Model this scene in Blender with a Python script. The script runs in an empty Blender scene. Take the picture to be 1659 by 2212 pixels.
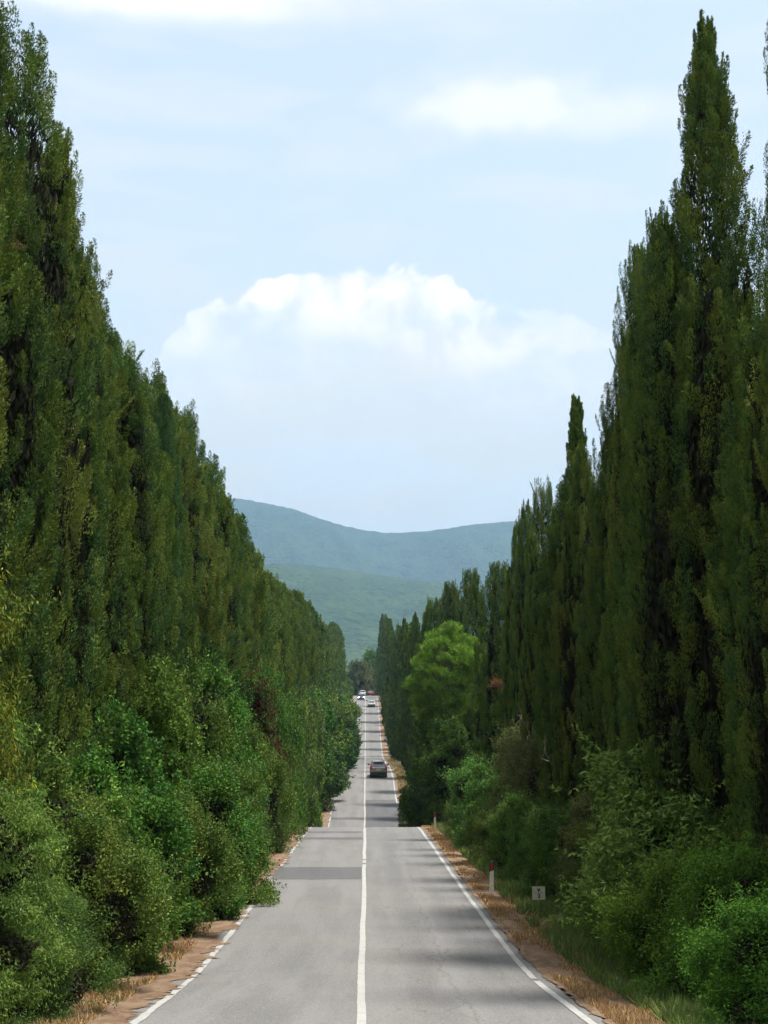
import bpy, math, random
import numpy as np
from math import radians as R_, sin, cos, pi
sc = bpy.context.scene
# ------------------------------------------------------------------ camera
F_PX, HOR, CZ = 3000.0, 1540.0, 1.9            # focal length in picture units (picture is 1659 x 2212)
PITCH = math.atan((HOR-1106)/F_PX); YAW = math.atan(39.5/F_PX)
cam = bpy.data.cameras.new('camera'); camo = bpy.data.objects.new('camera', cam)
sc.collection.objects.link(camo); sc.camera = camo
cam.sensor_fit = 'VERTICAL'; cam.sensor_height = 36; cam.lens = 36*F_PX/2212
cam.clip_start = .1; cam.clip_end = 20000
camo.location = (.05, 0, CZ); camo.rotation_euler = (pi/2+PITCH, 0, -YAW)
# ------------------------------------------------------------------ light
SUN_EL, SUN_AZ = R_(71), R_(101)                # azimuth from +Y (down the road) towards +X (right)
sun = bpy.data.lights.new('sun', 'SUN'); suno = bpy.data.objects.new('sun', sun); sc.collection.objects.link(suno)
sun.energy = 2.9; sun.angle = R_(8.0); sun.color = (1, .955, .88)
suno.rotation_euler = (pi/2-SUN_EL, 0, -SUN_AZ + pi)
w = bpy.data.worlds.new('World'); sc.world = w; w.use_nodes = True
SKY_STR = .15
sc.view_settings.view_transform = 'Standard'; sc.view_settings.look = 'None'
sc.view_settings.exposure = 1.1; sc.view_settings.gamma = 1
sc.cycles.max_bounces = 6; sc.cycles.diffuse_bounces = 3; sc.cycles.transmission_bounces = 4
sc.cycles.volume_bounces = 0; sc.cycles.use_denoising = True
sc.cycles.use_adaptive_sampling = True; sc.cycles.adaptive_threshold = .02
sc.cycles.caustics_reflective = False; sc.cycles.caustics_refractive = False

class NT:
    def __init__(s, tree): s.t = tree; tree.nodes.clear()
    def n(s, typ, **kw):
        nd = s.t.nodes.new(typ)
        for k, v in kw.items():
            if k.startswith('i_'):
                key = k[2:]; key = int(key) if key.isdigit() else key.replace('_', ' ')
                if hasattr(v, 'is_output'): s.t.links.new(v, nd.inputs[key])
                else: nd.inputs[key].default_value = v
            else: setattr(nd, k, v)
        return nd
    def m(s, op, a, b=None, c=None, clamp=False):
        nd = s.t.nodes.new('ShaderNodeMath'); nd.operation = op; nd.use_clamp = clamp
        for i, v in enumerate((a, b, c)):
            if v is None: continue
            if hasattr(v, 'is_output'): s.t.links.new(v, nd.inputs[i])
            else: nd.inputs[i].default_value = v
        return nd.outputs[0]
    def mix(s, f, a, b, bt='MIX'):
        nd = s.t.nodes.new('ShaderNodeMix'); nd.data_type = 'RGBA'; nd.blend_type = bt
        for i, v in ((0, f), (6, a), (7, b)):
            if hasattr(v, 'is_output'): s.t.links.new(v, nd.inputs[i])
            else: nd.inputs[i].default_value = v if i == 0 else (*v, 1)
        return nd.outputs[2]
    def rng(s, v, a, b, c=0., d=1., smooth=True):
        nd = s.n('ShaderNodeMapRange'); nd.interpolation_type = 'SMOOTHSTEP' if smooth else 'LINEAR'
        s.t.links.new(v, nd.inputs[0])
        for i, x in enumerate((a, b, c, d)): nd.inputs[i+1].default_value = x
        return nd.outputs[0]
    def noise(s, vec, scale, detail=4, rough=.5, dist=0):
        nd = s.n('ShaderNodeTexNoise'); s.t.links.new(vec, nd.inputs['Vector'])
        nd.inputs['Scale'].default_value = scale; nd.inputs['Detail'].default_value = detail
        nd.inputs['Roughness'].default_value = rough; nd.inputs['Distortion'].default_value = dist
        return nd.outputs[0]
    def link(s, a, b): s.t.links.new(a, b)

def azel(px, py):       # direction of a picture point, as azimuth and elevation seen from the viewpoint
    v = np.array([px-829.5, F_PX, 1106-py], float)
    y = v[1]*cos(PITCH)-v[2]*sin(PITCH); z = v[1]*sin(PITCH)+v[2]*cos(PITCH)
    return math.atan2(v[0], y)+YAW, math.atan2(z, math.hypot(v[0], y))

def build_world():
    g = NT(w.node_tree)
    out = g.n('ShaderNodeOutputWorld')
    sky = g.n('ShaderNodeTexSky', sky_type='NISHITA')
    sky.sun_disc = False; sky.sun_elevation = SUN_EL; sky.sun_rotation = SUN_AZ
    sky.air_density = 1.0; sky.dust_density = 1.2; sky.ozone_density = .7; sky.altitude = 60
    tc = g.n('ShaderNodeTexCoord').outputs['Generated']
    sx = g.n('ShaderNodeSeparateXYZ', i_Vector=tc)
    az = g.m('ARCTAN2', sx.outputs[0], sx.outputs[1]); el = g.m('ARCSINE', sx.outputs[2])
    nbig = g.noise(tc, 9, 3, .5); nf = g.noise(tc, 34, 9, .58, .3); nm = g.noise(tc, 16, 7, .55, .2)
    cv = g.n('ShaderNodeCombineXYZ', i_0=g.m('MULTIPLY', az, 1.0), i_1=g.m('MULTIPLY', el, 4.5))
    nstreak = g.noise(cv.outputs[0], 7, 5, .5, .4)
    # cumulus bank ahead: top edge as a curve over azimuth
    A0, A1, E1 = -.4, .5, .5
    pts = [(-500, 900), (100, 900), (330, 780), (400, 680), (520, 634), (590, 600), (650, 580), (700, 582), (770, 574),
           (840, 580), (905, 574), (955, 590), (1000, 632), (1070, 668), (1200, 680), (1300, 700), (1500, 780), (2100, 900)]
    fc = g.n('ShaderNodeFloatCurve'); cu = fc.mapping.curves[0]
    ps = [((azel(x, y)[0]-A0)/(A1-A0), azel(x, y)[1]/E1) for x, y in pts]
    ps = [(max(0, min(1, a)), b) for a, b in ps]
    cu.points[0].location = ps[0]; cu.points[1].location = ps[-1]
    for q in ps[1:-1]: cu.points.new(*q)
    fc.mapping.update()
    g.link(g.m('DIVIDE', g.m('SUBTRACT', az, A0), A1-A0, clamp=True), fc.inputs['Value'])
    top = g.m('MULTIPLY', fc.outputs[0], E1)
    dep = g.m('SUBTRACT', g.m('ADD', top, g.m('ADD', g.m('MULTIPLY', g.m('SUBTRACT', nf, .5), .045), g.m('MULTIPLY', g.m('SUBTRACT', nm, .5), .012))), el)
    edge = g.rng(dep, -.001, .0045)
    body = g.m('MULTIPLY', edge, g.rng(dep, .015, .13, .92, .30))
    body = g.m('MULTIPLY', body, g.rng(g.m('ADD', g.m('MULTIPLY', nm, .6), g.m('MULTIPLY', nstreak, .4)), .38, .58, .45, 1.15))
    flank = g.rng(g.m('ABSOLUTE', g.m('SUBTRACT', az, azel(760, 600)[0])), .05, .17, 1, .40); body = g.m('MULTIPLY', g.m('MULTIPLY', body, flank), g.rng(nf, .36, .58, .72, 1.12))
    white = g.m('MULTIPLY', edge, g.m('MULTIPLY', g.rng(dep, .012, .10, 1, 0), g.rng(nf, .38, .58, .25, 1.15)))
    # flat cloud high on the right, streak at the top left
    def blob(px, py, hw, hh, soft, amp):
        a, e = azel(px, py)
        dx = g.m('DIVIDE', g.m('SUBTRACT', az, a), hw/F_PX); dy = g.m('DIVIDE', g.m('SUBTRACT', el, e), hh/F_PX)
        d = g.m('SQRT', g.m('ADD', g.m('MULTIPLY', dx, dx), g.m('MULTIPLY', dy, dy)))
        d = g.m('ADD', d, g.m('MULTIPLY', g.m('SUBTRACT', g.m('ADD', g.m('MULTIPLY', nstreak, .6), g.m('MULTIPLY', nf, .6)), .6), amp*1.5))
        return g.rng(d, 1+soft, 1-soft)
    b2 = g.m('MAXIMUM', g.m('MULTIPLY', blob(1070, 222, 200, 62, .55, 1.5), .72), g.m('MULTIPLY', blob(1290, 245, 260, 40, .8, 1.5), .55))
    b3 = g.m('MULTIPLY', blob(330, -10, 420, 45, .7, .9), .9)
    b4 = g.m('MAXIMUM', g.m('MULTIPLY', blob(640, 850, 300, 90, .9, 2.2), .42), g.m('MULTIPLY', blob(1150, 800, 260, 60, .9, 2.0), .3))
    veil = g.m('ADD', g.m('MULTIPLY', g.rng(nstreak, .38, .72), .30), g.rng(el, .42, .0, 0.16, .50))
    away = g.m('MULTIPLY', g.rng(g.m('ABSOLUTE', az), .35, .6), g.m('MULTIPLY', g.rng(nbig, .48, .66), .6))
    cover = g.m('MAXIMUM', g.m('MAXIMUM', body, b2), g.m('MAXIMUM', g.m('MAXIMUM', b3, b4), away), clamp=True)
    over = g.m('MULTIPLY', g.rng(el, .5, .85), g.rng(nbig, .25, .6, .45, .95)); cover = g.m('MAXIMUM', cover, over, clamp=True)  # bright cloud overhead, out of view, added to lift the light from above
    bright = g.m('MAXIMUM', g.m('MULTIPLY', over, 1.25), g.m('MAXIMUM', white, g.m('MAXIMUM', b2, b3)), clamp=True)
    ccol = g.mix(bright, (.462, .470, .466), (.61, .59, .57))
    bs = g.n('ShaderNodeBackground', i_Color=sky.outputs[0], i_Strength=SKY_STR)
    bc = g.n('ShaderNodeBackground', i_Color=ccol, i_Strength=1.0)
    bv = g.n('ShaderNodeBackground', i_Color=(.405, .442, .458, 1), i_Strength=1.0)
    mv = g.n('ShaderNodeMixShader'); g.link(g.m('ADD', veil, .48, clamp=True), mv.inputs[0]); g.link(bs.outputs[0], mv.inputs[1]); g.link(bv.outputs[0], mv.inputs[2])
    mx = g.n('ShaderNodeMixShader'); g.link(cover, mx.inputs[0]); g.link(mv.outputs[0], mx.inputs[1]); g.link(bc.outputs[0], mx.inputs[2])
    g.link(mx.outputs[0], out.inputs[0])
build_world()
w.cycles.sampling_method = 'MANUAL'; w.cycles.sample_map_resolution = 512

# ------------------------------------------------------------------ helpers
rs = np.random.RandomState
def vnoise(x, y, seed=0):
    x = np.asarray(x, float); y = np.asarray(y, float)+0*x; x = x+0*y
    xi = np.floor(x).astype(np.int64); yi = np.floor(y).astype(np.int64); fx = x-xi; fy = y-yi
    fx = fx*fx*(3-2*fx); fy = fy*fy*(3-2*fy)
    def h(a, b):
        n = (a*374761393+b*668265263+seed*1442695041) & 0xffffffff
        n = ((n ^ (n >> 13))*1274126177) & 0xffffffff
        return ((n ^ (n >> 16)) & 0xffff)/65535.
    return (h(xi, yi)*(1-fx)+h(xi+1, yi)*fx)*(1-fy)+(h(xi, yi+1)*(1-fx)+h(xi+1, yi+1)*fx)*fy-.5
def fbm(x, y, seed=0, o=4):
    s = 0; a = 1
    for i in range(o): s = s+a*vnoise(x*2**i, y*2**i, seed+i*7); a *= .5
    return s

def mesh_np(name, V, Fq, mats, col=None, smooth=False, mi=None):
    V = np.asarray(V, np.float32); Fq = np.asarray(Fq, np.int32); k = Fq.shape[1]; n = len(Fq)
    me = bpy.data.meshes.new(name)
    me.vertices.add(len(V)); me.vertices.foreach_set('co', V.ravel())
    me.loops.add(n*k); me.loops.foreach_set('vertex_index', Fq.ravel())
    me.polygons.add(n); me.polygons.foreach_set('loop_start', np.arange(0, n*k, k, dtype=np.int32))
    if smooth: me.polygons.foreach_set('use_smooth', np.ones(n, bool))
    for m in (mats if isinstance(mats, (list, tuple)) else [mats]): me.materials.append(m)
    if mi is not None: me.polygons.foreach_set('material_index', np.asarray(mi, np.int32))
    if col is not None:
        at = me.attributes.new('tint', 'FLOAT_COLOR', 'FACE')
        c4 = np.ones((n, 4), np.float32); c4[:, :3] = col; at.data.foreach_set('color', c4.ravel())
    me.update(calc_edges=True); me.validate() if False else None
    return me
def link(name, data, parent=None, loc=(0, 0, 0), rotz=0, scale=(1, 1, 1), label=None, cat=None, group=None, kind=None):
    o = bpy.data.objects.new(name, data); sc.collection.objects.link(o)
    o.location = loc; o.rotation_euler = (0, 0, rotz); o.scale = scale
    if parent: o.parent = parent
    if label: o['label'] = label
    if cat: o['category'] = cat
    if group: o['group'] = group
    if kind: o['kind'] = kind
    return o
class MB:
    def __init__(s): s.v = []; s.f = []
    def quadstrip(s, rings, closed=True, caps=True):
        b = len(s.v); n = len(rings[0])
        for r in rings: s.v += [tuple(p) for p in r]
        for i in range(len(rings)-1):
            for j in range(n if closed else n-1):
                a = b+i*n+j; c = b+i*n+(j+1) % n
                s.f.append((a, c, c+n, a+n))
        if caps and closed:
            s.f.append(tuple(b+j for j in range(n))[::-1]); s.f.append(tuple(b+(len(rings)-1)*n+j for j in range(n)))
        return s
    def box(s, c, d, bev=0):
        x, y, z = c; a, b_, h = d[0]/2, d[1]/2, d[2]/2
        if bev:
            e = bev
            def ring(zz, k): return [(x-a+k, y-b_+k+e*0, zz), (x-a+e+k, y-b_+k, zz), (x+a-e-k, y-b_+k, zz), (x+a-k, y-b_+e+k, zz), (x+a-k, y+b_-e-k, zz), (x+a-e-k, y+b_-k, zz), (x-a+e+k, y+b_-k, zz), (x-a+k, y+b_-e-k, zz)]
            return s.quadstrip([ring(z-h, e*.7), ring(z-h+e, 0), ring(z+h-e, 0), ring(z+h, e*.7)])
        return s.quadstrip([[(x-a, y-b_, z-h), (x+a, y-b_, z-h), (x+a, y+b_, z-h), (x-a, y+b_, z-h)], [(x-a, y-b_, z+h), (x+a, y-b_, z+h), (x+a, y+b_, z+h), (x-a, y+b_, z+h)]])
    def tube(s, pts, rad, n=8):
        pts = [np.array(p, float) for p in pts]; rings = []
        if not hasattr(rad, '__len__'): rad = [rad]*len(pts)
        for i, p in enumerate(pts):
            t = pts[min(i+1, len(pts)-1)]-pts[max(i-1, 0)]; t /= np.linalg.norm(t)+1e-9
            u = np.cross(t, (0, 0, 1.) if abs(t[2]) < .9 else (1., 0, 0)); u /= np.linalg.norm(u); v = np.cross(t, u)
            rings.append([p+rad[i]*(cos(2*pi*k/n)*u+sin(2*pi*k/n)*v) for k in range(n)])
        return s.quadstrip(rings)
    def disc_x(s, c, r, wdt, n=20, r2=None):     # wheel-like cylinder with its axis along X
        x, y, z = c; r2 = r if r2 is None else r2
        ring = lambda xx, rr: [(xx, y+rr*cos(2*pi*k/n), z+rr*sin(2*pi*k/n)) for k in range(n)]
        return s.quadstrip([ring(x-wdt/2, r2*.93), ring(x-wdt/2*.8, r), ring(x+wdt/2*.8, r), ring(x+wdt/2, r2*.93)])
    def mesh(s, name, mat, smooth=False):
        me = bpy.data.meshes.new(name); me.from_pydata([tuple(map(float, p)) for p in s.v], [], s.f)
        me.materials.append(mat)
        if smooth:
            for p in me.polygons: p.use_smooth = True
            try: me.set_sharp_from_angle(angle=R_(40))
            except Exception: pass
        me.update(); return me

# ------------------------------------------------------------------ materials
def new_mat(name):
    m = bpy.data.materials.new(name); m.use_nodes = True; return m, NT(m.node_tree)
def plain(name, col, rough=.6, metal=0, spec=.4, vary=.12, scale=6, coat=0):
    m, g = new_mat(name); o = g.n('ShaderNodeOutputMaterial'); p = g.n('ShaderNodeBsdfPrincipled')
    tc = g.n('ShaderNodeTexCoord').outputs['Object']; nz = g.noise(tc, scale, 5, .6)
    g.link(g.mix(g.rng(nz, .3, .7), tuple(c*(1-vary) for c in col), tuple(min(1, c*(1+vary)) for c in col)), p.inputs['Base Color'])
    p.inputs['Roughness'].default_value = rough; p.inputs['Metallic'].default_value = metal
    p.inputs['Specular IOR Level'].default_value = spec; p.inputs['Coat Weight'].default_value = coat
    g.link(p.outputs[0], o.inputs[0]); return m
def emis(name, col, st):
    m, g = new_mat(name); o = g.n('ShaderNodeOutputMaterial'); e = g.n('ShaderNodeEmission', i_Color=(*col, 1), i_Strength=st)
    g.link(e.outputs[0], o.inputs[0]); return m
def leaf_mat(name, transl=.22, rough=.5, spec=.35, huevar=.02, valvar=.35):
    m, g = new_mat(name); o = g.n('ShaderNodeOutputMaterial')
    at = g.n('ShaderNodeAttribute', attribute_name='tint', attribute_type='GEOMETRY')
    oi = g.n('ShaderNodeObjectInfo')
    hs = g.n('ShaderNodeHueSaturation')
    g.link(g.m('ADD', g.m('MULTIPLY', g.m('SUBTRACT', oi.outputs['Random'], .5), huevar*2), .5), hs.inputs['Hue'])
    r2 = g.m('FRACT', g.m('MULTIPLY', oi.outputs['Random'], 17.31))
    g.link(g.m('ADD', g.m('MULTIPLY', g.m('SUBTRACT', r2, .5), valvar), 1.0), hs.inputs['Value'])
    g.link(at.outputs['Color'], hs.inputs['Color'])
    p = g.n('ShaderNodeBsdfPrincipled', i_Roughness=rough); p.inputs['Specular IOR Level'].default_value = spec
    g.link(hs.outputs[0], p.inputs['Base Color'])
    t = g.n('ShaderNodeBsdfTranslucent'); g.link(g.mix(.5, hs.outputs[0], (.9, 1., .35), 'MULTIPLY'), t.inputs[0])
    x = g.n('ShaderNodeMixShader'); x.inputs[0].default_value = transl
    g.link(p.outputs[0], x.inputs[1]); g.link(t.outputs[0], x.inputs[2]); g.link(x.outputs[0], o.inputs[0]); return m
M_CYP = leaf_mat('cypress_foliage', .12, .7, .06, .008, .3)
M_LEAF = leaf_mat('broad_leaf', .26, .55, .12, .02, .3)
M_GRASS = leaf_mat('grass_blade', .25, .6, .2, 0, 0)
M_BARK = plain('bark', (.16, .12, .09), .9, spec=.1, vary=.4, scale=9)
M_DEAD = plain('dead_wood', (.20, .17, .14), .9, spec=.1, vary=.3, scale=9)

# ------------------------------------------------------------------ lie of the land
PY = [-10, 0, 12, 19.3, 22, 25.3, 28.8, 32.9, 38.3, 45.4, 52.6, 64, 80.7, 100, 110, 118, 133, 151, 163, 180, 196.6, 220, 245.5, 271.4, 306.3, 325.8, 348, 378.2, 395, 430, 600, 1200, 6000]
PZ = [.7, -.25, -1.45, -2.17, -2.42, -2.72, -2.93, -3.08, -3.25, -3.45, -3.62, -3.92, -4.47, -6.9, -7.45, -7.38, -6.36, -4.96, -4.68, -4.75, -4.95, -5.4, -5.5, -3.4, 1.0, 3.18, 5.0, 6.48, 6.7, 6.0, -4, -10, -10]
_y = np.arange(-60, 7400, .5); _z = np.interp(_y, PY, PZ); _z[_y < -10] = .7
_k = np.exp(-np.arange(-12, 13)**2/2/3.**2); _k /= _k.sum()
_z = np.convolve(np.pad(_z, 12, 'edge'), _k, 'valid')
def gz(Y): return np.interp(Y, _y, _z)
def side(x, Y):      # height of the verge against the road
    a = np.abs(x); r = x > 0
    d = np.where(r, -.11*np.clip(a-3.6, 0, 2.2), -.03*np.clip(a-3.6, 0, 3))
    d = d + np.clip((a-3.4)/1.5, 0, 1)*.10*vnoise(x*.9, Y*.5, 3)
    return d+np.clip((a-9)/30, 0, 1)*1.5*vnoise(x*.03, Y*.02, 9)
def ground_z(x, Y): return float(gz(Y)+side(np.array(float(x)), np.array(float(Y))))

def grid(xs, ys, zf):
    X, Y = np.meshgrid(xs, ys); Z = zf(X, Y); nx = len(xs); ny = len(ys)
    V = np.stack([X, Y, Z], -1).reshape(-1, 3)
    i = (np.arange(ny-1)[:, None]*nx+np.arange(nx-1)[None]).ravel()
    return V, np.stack([i, i+1, i+1+nx, i+nx], -1)

def mat_ground():
    m, g = new_mat('verge_earth'); o = g.n('ShaderNodeOutputMaterial'); p = g.n('ShaderNodeBsdfPrincipled', i_Roughness=.95)
    p.inputs['Specular IOR Level'].default_value = .1
    tc = g.n('ShaderNodeTexCoord').outputs['Object']
    a = g.noise(tc, 2.2, 6, .6); b = g.noise(tc, 40, 4, .7); c = g.noise(tc, .5, 3, .5)
    col = g.mix(g.rng(a, .35, .65), (.17, .13, .075), (.10, .11, .04)); col = g.mix(g.rng(c, .45, .65), col, (.06, .09, .025))
    col = g.mix(g.m('MULTIPLY', b, .6), col, (.24, .19, .11)); g.link(col, p.inputs['Base Color'])
    bp = g.n('ShaderNodeBump', i_Strength=.6, i_Distance=.03, i_Height=b); g.link(bp.outputs[0], p.inputs['Normal'])
    g.link(p.outputs[0], o.inputs[0]); return m
def mat_litter():
    m, g = new_mat('dry_litter'); o = g.n('ShaderNodeOutputMaterial'); p = g.n('ShaderNodeBsdfPrincipled', i_Roughness=.95)
    p.inputs['Specular IOR Level'].default_value = .1
    tc = g.n('ShaderNodeTexCoord').outputs['Object']
    mp = g.n('ShaderNodeMapping', i_Vector=tc); mp.inputs['Scale'].default_value = (1, .45, 1)
    a = g.noise(mp.outputs[0], 3.5, 6, .62); b = g.noise(mp.outputs[0], 60, 5, .8); c = g.noise(tc, 11, 5, .7)
    col = g.mix(g.rng(a, .35, .65), (.20, .120, .078), (.31, .220, .145))
    col = g.mix(g.rng(c, .52, .7), col, (.12, .065, .042)); col = g.mix(g.rng(b, .45, .75, 0, .55), col, (.40, .32, .21))
    g.link(col, p.inputs['Base Color'])
    bp = g.n('ShaderNodeBump', i_Strength=.9, i_Distance=.03, i_Height=b); g.link(bp.outputs[0], p.inputs['Normal'])
    g.link(p.outputs[0], o.inputs[0]); return m
def mat_asphalt(name='asphalt', base=(.185, .183, .180), dark=.8, cracks=True):
    m, g = new_mat(name); o = g.n('ShaderNodeOutputMaterial'); p = g.n('ShaderNodeBsdfPrincipled', i_Roughness=.82)
    p.inputs['Specular IOR Level'].default_value = .3
    tc = g.n('ShaderNodeTexCoord').outputs['Object']
    mp = g.n('ShaderNodeMapping', i_Vector=tc); mp.inputs['Scale'].default_value = (1, .06, 1)
    st = g.noise(mp.outputs[0], 1.6, 5, .55); big = g.noise(tc, .35, 4, .55); fine = g.noise(tc, 90, 3, .7); mid = g.noise(tc, 7, 5, .65)
    col = g.mix(g.rng(st, .35, .65), tuple(c*dark for c in base), tuple(c*1.12 for c in base))
    col = g.mix(g.rng(big, .4, .65, 0, .45), col, tuple(c*1.15 for c in (base[0]*1.05, base[1]*1.0, base[2]*.93)))
    col = g.mix(g.rng(mid, .5, .75, 0, .35), col, tuple(c*.75 for c in base))
    if cracks:
        # worn wheel tracks: a slightly darker band in each lane
        sx = g.n('ShaderNodeSeparateXYZ', i_Vector=tc)
        for xc, k in ((1.1, .34), (2.15, .22), (-1.3, .10)):
            dd = g.m('ABSOLUTE', g.m('SUBTRACT', g.m('ADD', sx.outputs[0], g.m('MULTIPLY', g.m('SUBTRACT', st, .5), .9)), xc))
            col = g.mix(g.rng(dd, .5, .0, 0, k), col, tuple(c*.55 for c in base))
        mv = g.n('ShaderNodeMapping', i_Vector=tc); mv.inputs['Scale'].default_value = (1, .35, 1)
        wv = g.n('ShaderNodeVectorMath', operation='ADD'); g.link(mv.outputs[0], wv.inputs[0])
        nn = g.n('ShaderNodeTexNoise'); g.link(mv.outputs[0], nn.inputs['Vector']); nn.inputs['Scale'].default_value = 1.6; nn.inputs['Detail'].default_value = 5
        g.link(nn.outputs['Color'], wv.inputs[1])
        vo = g.n('ShaderNodeTexVoronoi', feature='DISTANCE_TO_EDGE'); g.link(wv.outputs[0], vo.inputs['Vector']); vo.inputs['Scale'].default_value = .75
        mask = g.m('MULTIPLY', g.rng(vo.outputs[0], .017, .003), g.rng(big, .46, .58, .15, 1))
        mask = g.m('MULTIPLY', mask, g.rng(sx.outputs[0], -.2, .9, .05, .4))
        for xc, k in ((1.55, .5), (2.45, .35)):
            sm = g.m('ABSOLUTE', g.m('SUBTRACT', g.m('ADD', sx.outputs[0], g.m('MULTIPLY', g.m('SUBTRACT', g.noise(mv.outputs[0], 1.1, 6, .62), .5), .8)), xc))
            mask = g.m('MAXIMUM', mask, g.m('MULTIPLY', g.rng(sm, .045, .008, 0, k), g.rng(mid, .40, .58, .1, 1)))
        col = g.mix(mask, col, (.05, .05, .052))
    gr = g.noise(tc, 38, 2, .8); col = g.mix(g.rng(gr, .50, .64, 0, .5), col, tuple(c*1.9 for c in base)); col = g.mix(g.rng(gr, .49, .37, 0, .5), col, tuple(c*.45 for c in base)); col = g.mix(g.m('MULTIPLY', g.m('ABSOLUTE', g.m('SUBTRACT', fine, .5)), 1.2), col, (.30, .29, .275))
    g.link(col, p.inputs['Base Color'])
    bp = g.n('ShaderNodeBump', i_Strength=.35, i_Distance=.006, i_Height=fine); g.link(bp.outputs[0], p.inputs['Normal'])
    g.link(p.outputs[0], o.inputs[0]); return m
def mat_paint():
    m, g = new_mat('road_paint'); o = g.n('ShaderNodeOutputMaterial'); p = g.n('ShaderNodeBsdfPrincipled', i_Roughness=.7)
    tc = g.n('ShaderNodeTexCoord').outputs['Object']; a = g.noise(tc, 22, 5, .7); b = g.noise(tc, 3, 4, .6)
    col = g.mix(g.rng(b, .35, .7, 0, .5), (.46, .455, .43), (.34, .335, .31)); col = g.mix(g.rng(a, .50, .68, 0, .75), col, (.24, .24, .24))
    g.link(col, p.inputs['Base Color']); g.link(p.outputs[0], o.inputs[0]); return m
M_GROUND, M_LIT, M_ASPH, M_PAINT = mat_ground(), mat_litter(), mat_asphalt(), mat_paint()
M_PATCH = mat_asphalt('asphalt_repair', (.100, .102, .106), .85, False)
M_PATCH2 = mat_asphalt('asphalt_resurfaced', (.098, .100, .110), .9, False)

def build_land():
    a = np.concatenate([np.arange(0, 9, .3), np.geomspace(9, 5200, 45)]); xs = np.concatenate([-a[:0:-1], a])
    ys = np.concatenate([np.arange(-60, 120, .7), np.arange(120, 420, 2), np.geomspace(420, 7300, 60)])
    def zf(X, Y):
        ax = np.abs(X); k = np.clip((ax-60)/400, 0, 1)
        return gz(Y)*(1-k)+(-6)*k+side(X, Y)-.02-.05*(ax < 3.25)*(Y < 500)
    V, Fq = grid(xs, ys, zf); link('ground', mesh_np('ground', V, Fq, M_GROUND, smooth=True), kind='structure')
    ys = np.arange(-30, 470, .5); V, Fq = grid(np.linspace(-3.28, 3.24, 8), ys, lambda X, Y: gz(Y)+0*X)
    e = np.abs(V[:, 0]) > 3.2; V[e, 0] += .10*fbm(V[e, 1]*1.1, V[e, 0]*0, 5)
    link('road', mesh_np('road', V, Fq, M_ASPH, smooth=True), kind='structure')
build_land()

def ribbon(name, xc, width, y0, y1, dz, mat, wob=0., jag=0., gaps=(), step=.12, seed=1, kind='structure'):
    ys = np.arange(y0, y1, step); r = []
    c = xc+wob*fbm(ys*.12, ys*0, seed, 3); l = c-width/2+jag*fbm(ys*2.4, ys*0+3, seed+1, 4); rr = c+width/2+jag*fbm(ys*2.4, ys*0+9, seed+2, 4)
    z = gz(ys)+dz; V = np.stack([np.stack([l, ys, z], -1), np.stack([rr, ys, z], -1)], 1).reshape(-1, 3)
    i = np.arange(len(ys)-1)*2; Fq = np.stack([i, i+1, i+3, i+2], -1)
    keep = np.ones(len(i), bool); ym = ys[:-1]
    for a, b in gaps: keep &= ~((ym >= a) & (ym < b))
    return link(name, mesh_np(name, V, Fq[keep], mat), kind=kind)
ribbon('centre_line', 0, .125, -20, 440, .009, M_PAINT, wob=.05, jag=.008, gaps=((52.3, 53.0), (54.2, 54.8), (79.2, 81.0)), seed=11)
ribbon('edge_line', 3.0, .115, -20, 440, .009, M_PAINT, wob=.05, jag=.012, gaps=((24.6, 25.0), (113, 132)), seed=21)
rg = rs(5); gp = [(46.5, 51.5)]; yy = 12.
while yy < 440:
    if 46 > yy: yy += 5; continue
    else: g_ = rg.uniform(.5, 2); gp.append((yy, yy+g_)); yy += rg.uniform(4, 11)
ribbon('edge_line', -3.0, .115, -20, 440, .009, M_PAINT, wob=.06, jag=.03, gaps=gp, seed=31, step=.05)
def patch(x0, x1, y0, y1, mat, seed):
    ys = np.linspace(y0, y1, max(3, int((y1-y0)/.4))); xs = np.linspace(x0, x1, 14)
    V, Fq = grid(xs, ys, lambda X, Y: gz(Y)+.0045); e = (V[:, 1] == ys[0]) | (V[:, 1] == ys[-1]); V[e, 1] += .25*fbm(V[e, 0]*.9, V[e, 1], seed); V[:, 2] = gz(V[:, 1])+.0045
    link('road_patch', mesh_np('road_patch', V, Fq, mat), kind='structure')
patch(-3.05, -.08, 46.6, 51.2, M_PATCH, 1)
patch(-2.95, -.08, 67.2, 69.2, M_PATCH, 2)
patch(-2.9, -.10, 73.4, 74.8, M_PATCH, 3)
patch(.08, 3.05, 104, 131.5, M_PATCH2, 4)
patch(.08, 3.05, 131.6, 134.2, M_PATCH, 5)
patch(-2.6, -.08, 222, 236, M_PATCH, 6)
patch(-2.9, -.08, 121.5, 122.8, M_PATCH, 7)

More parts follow.
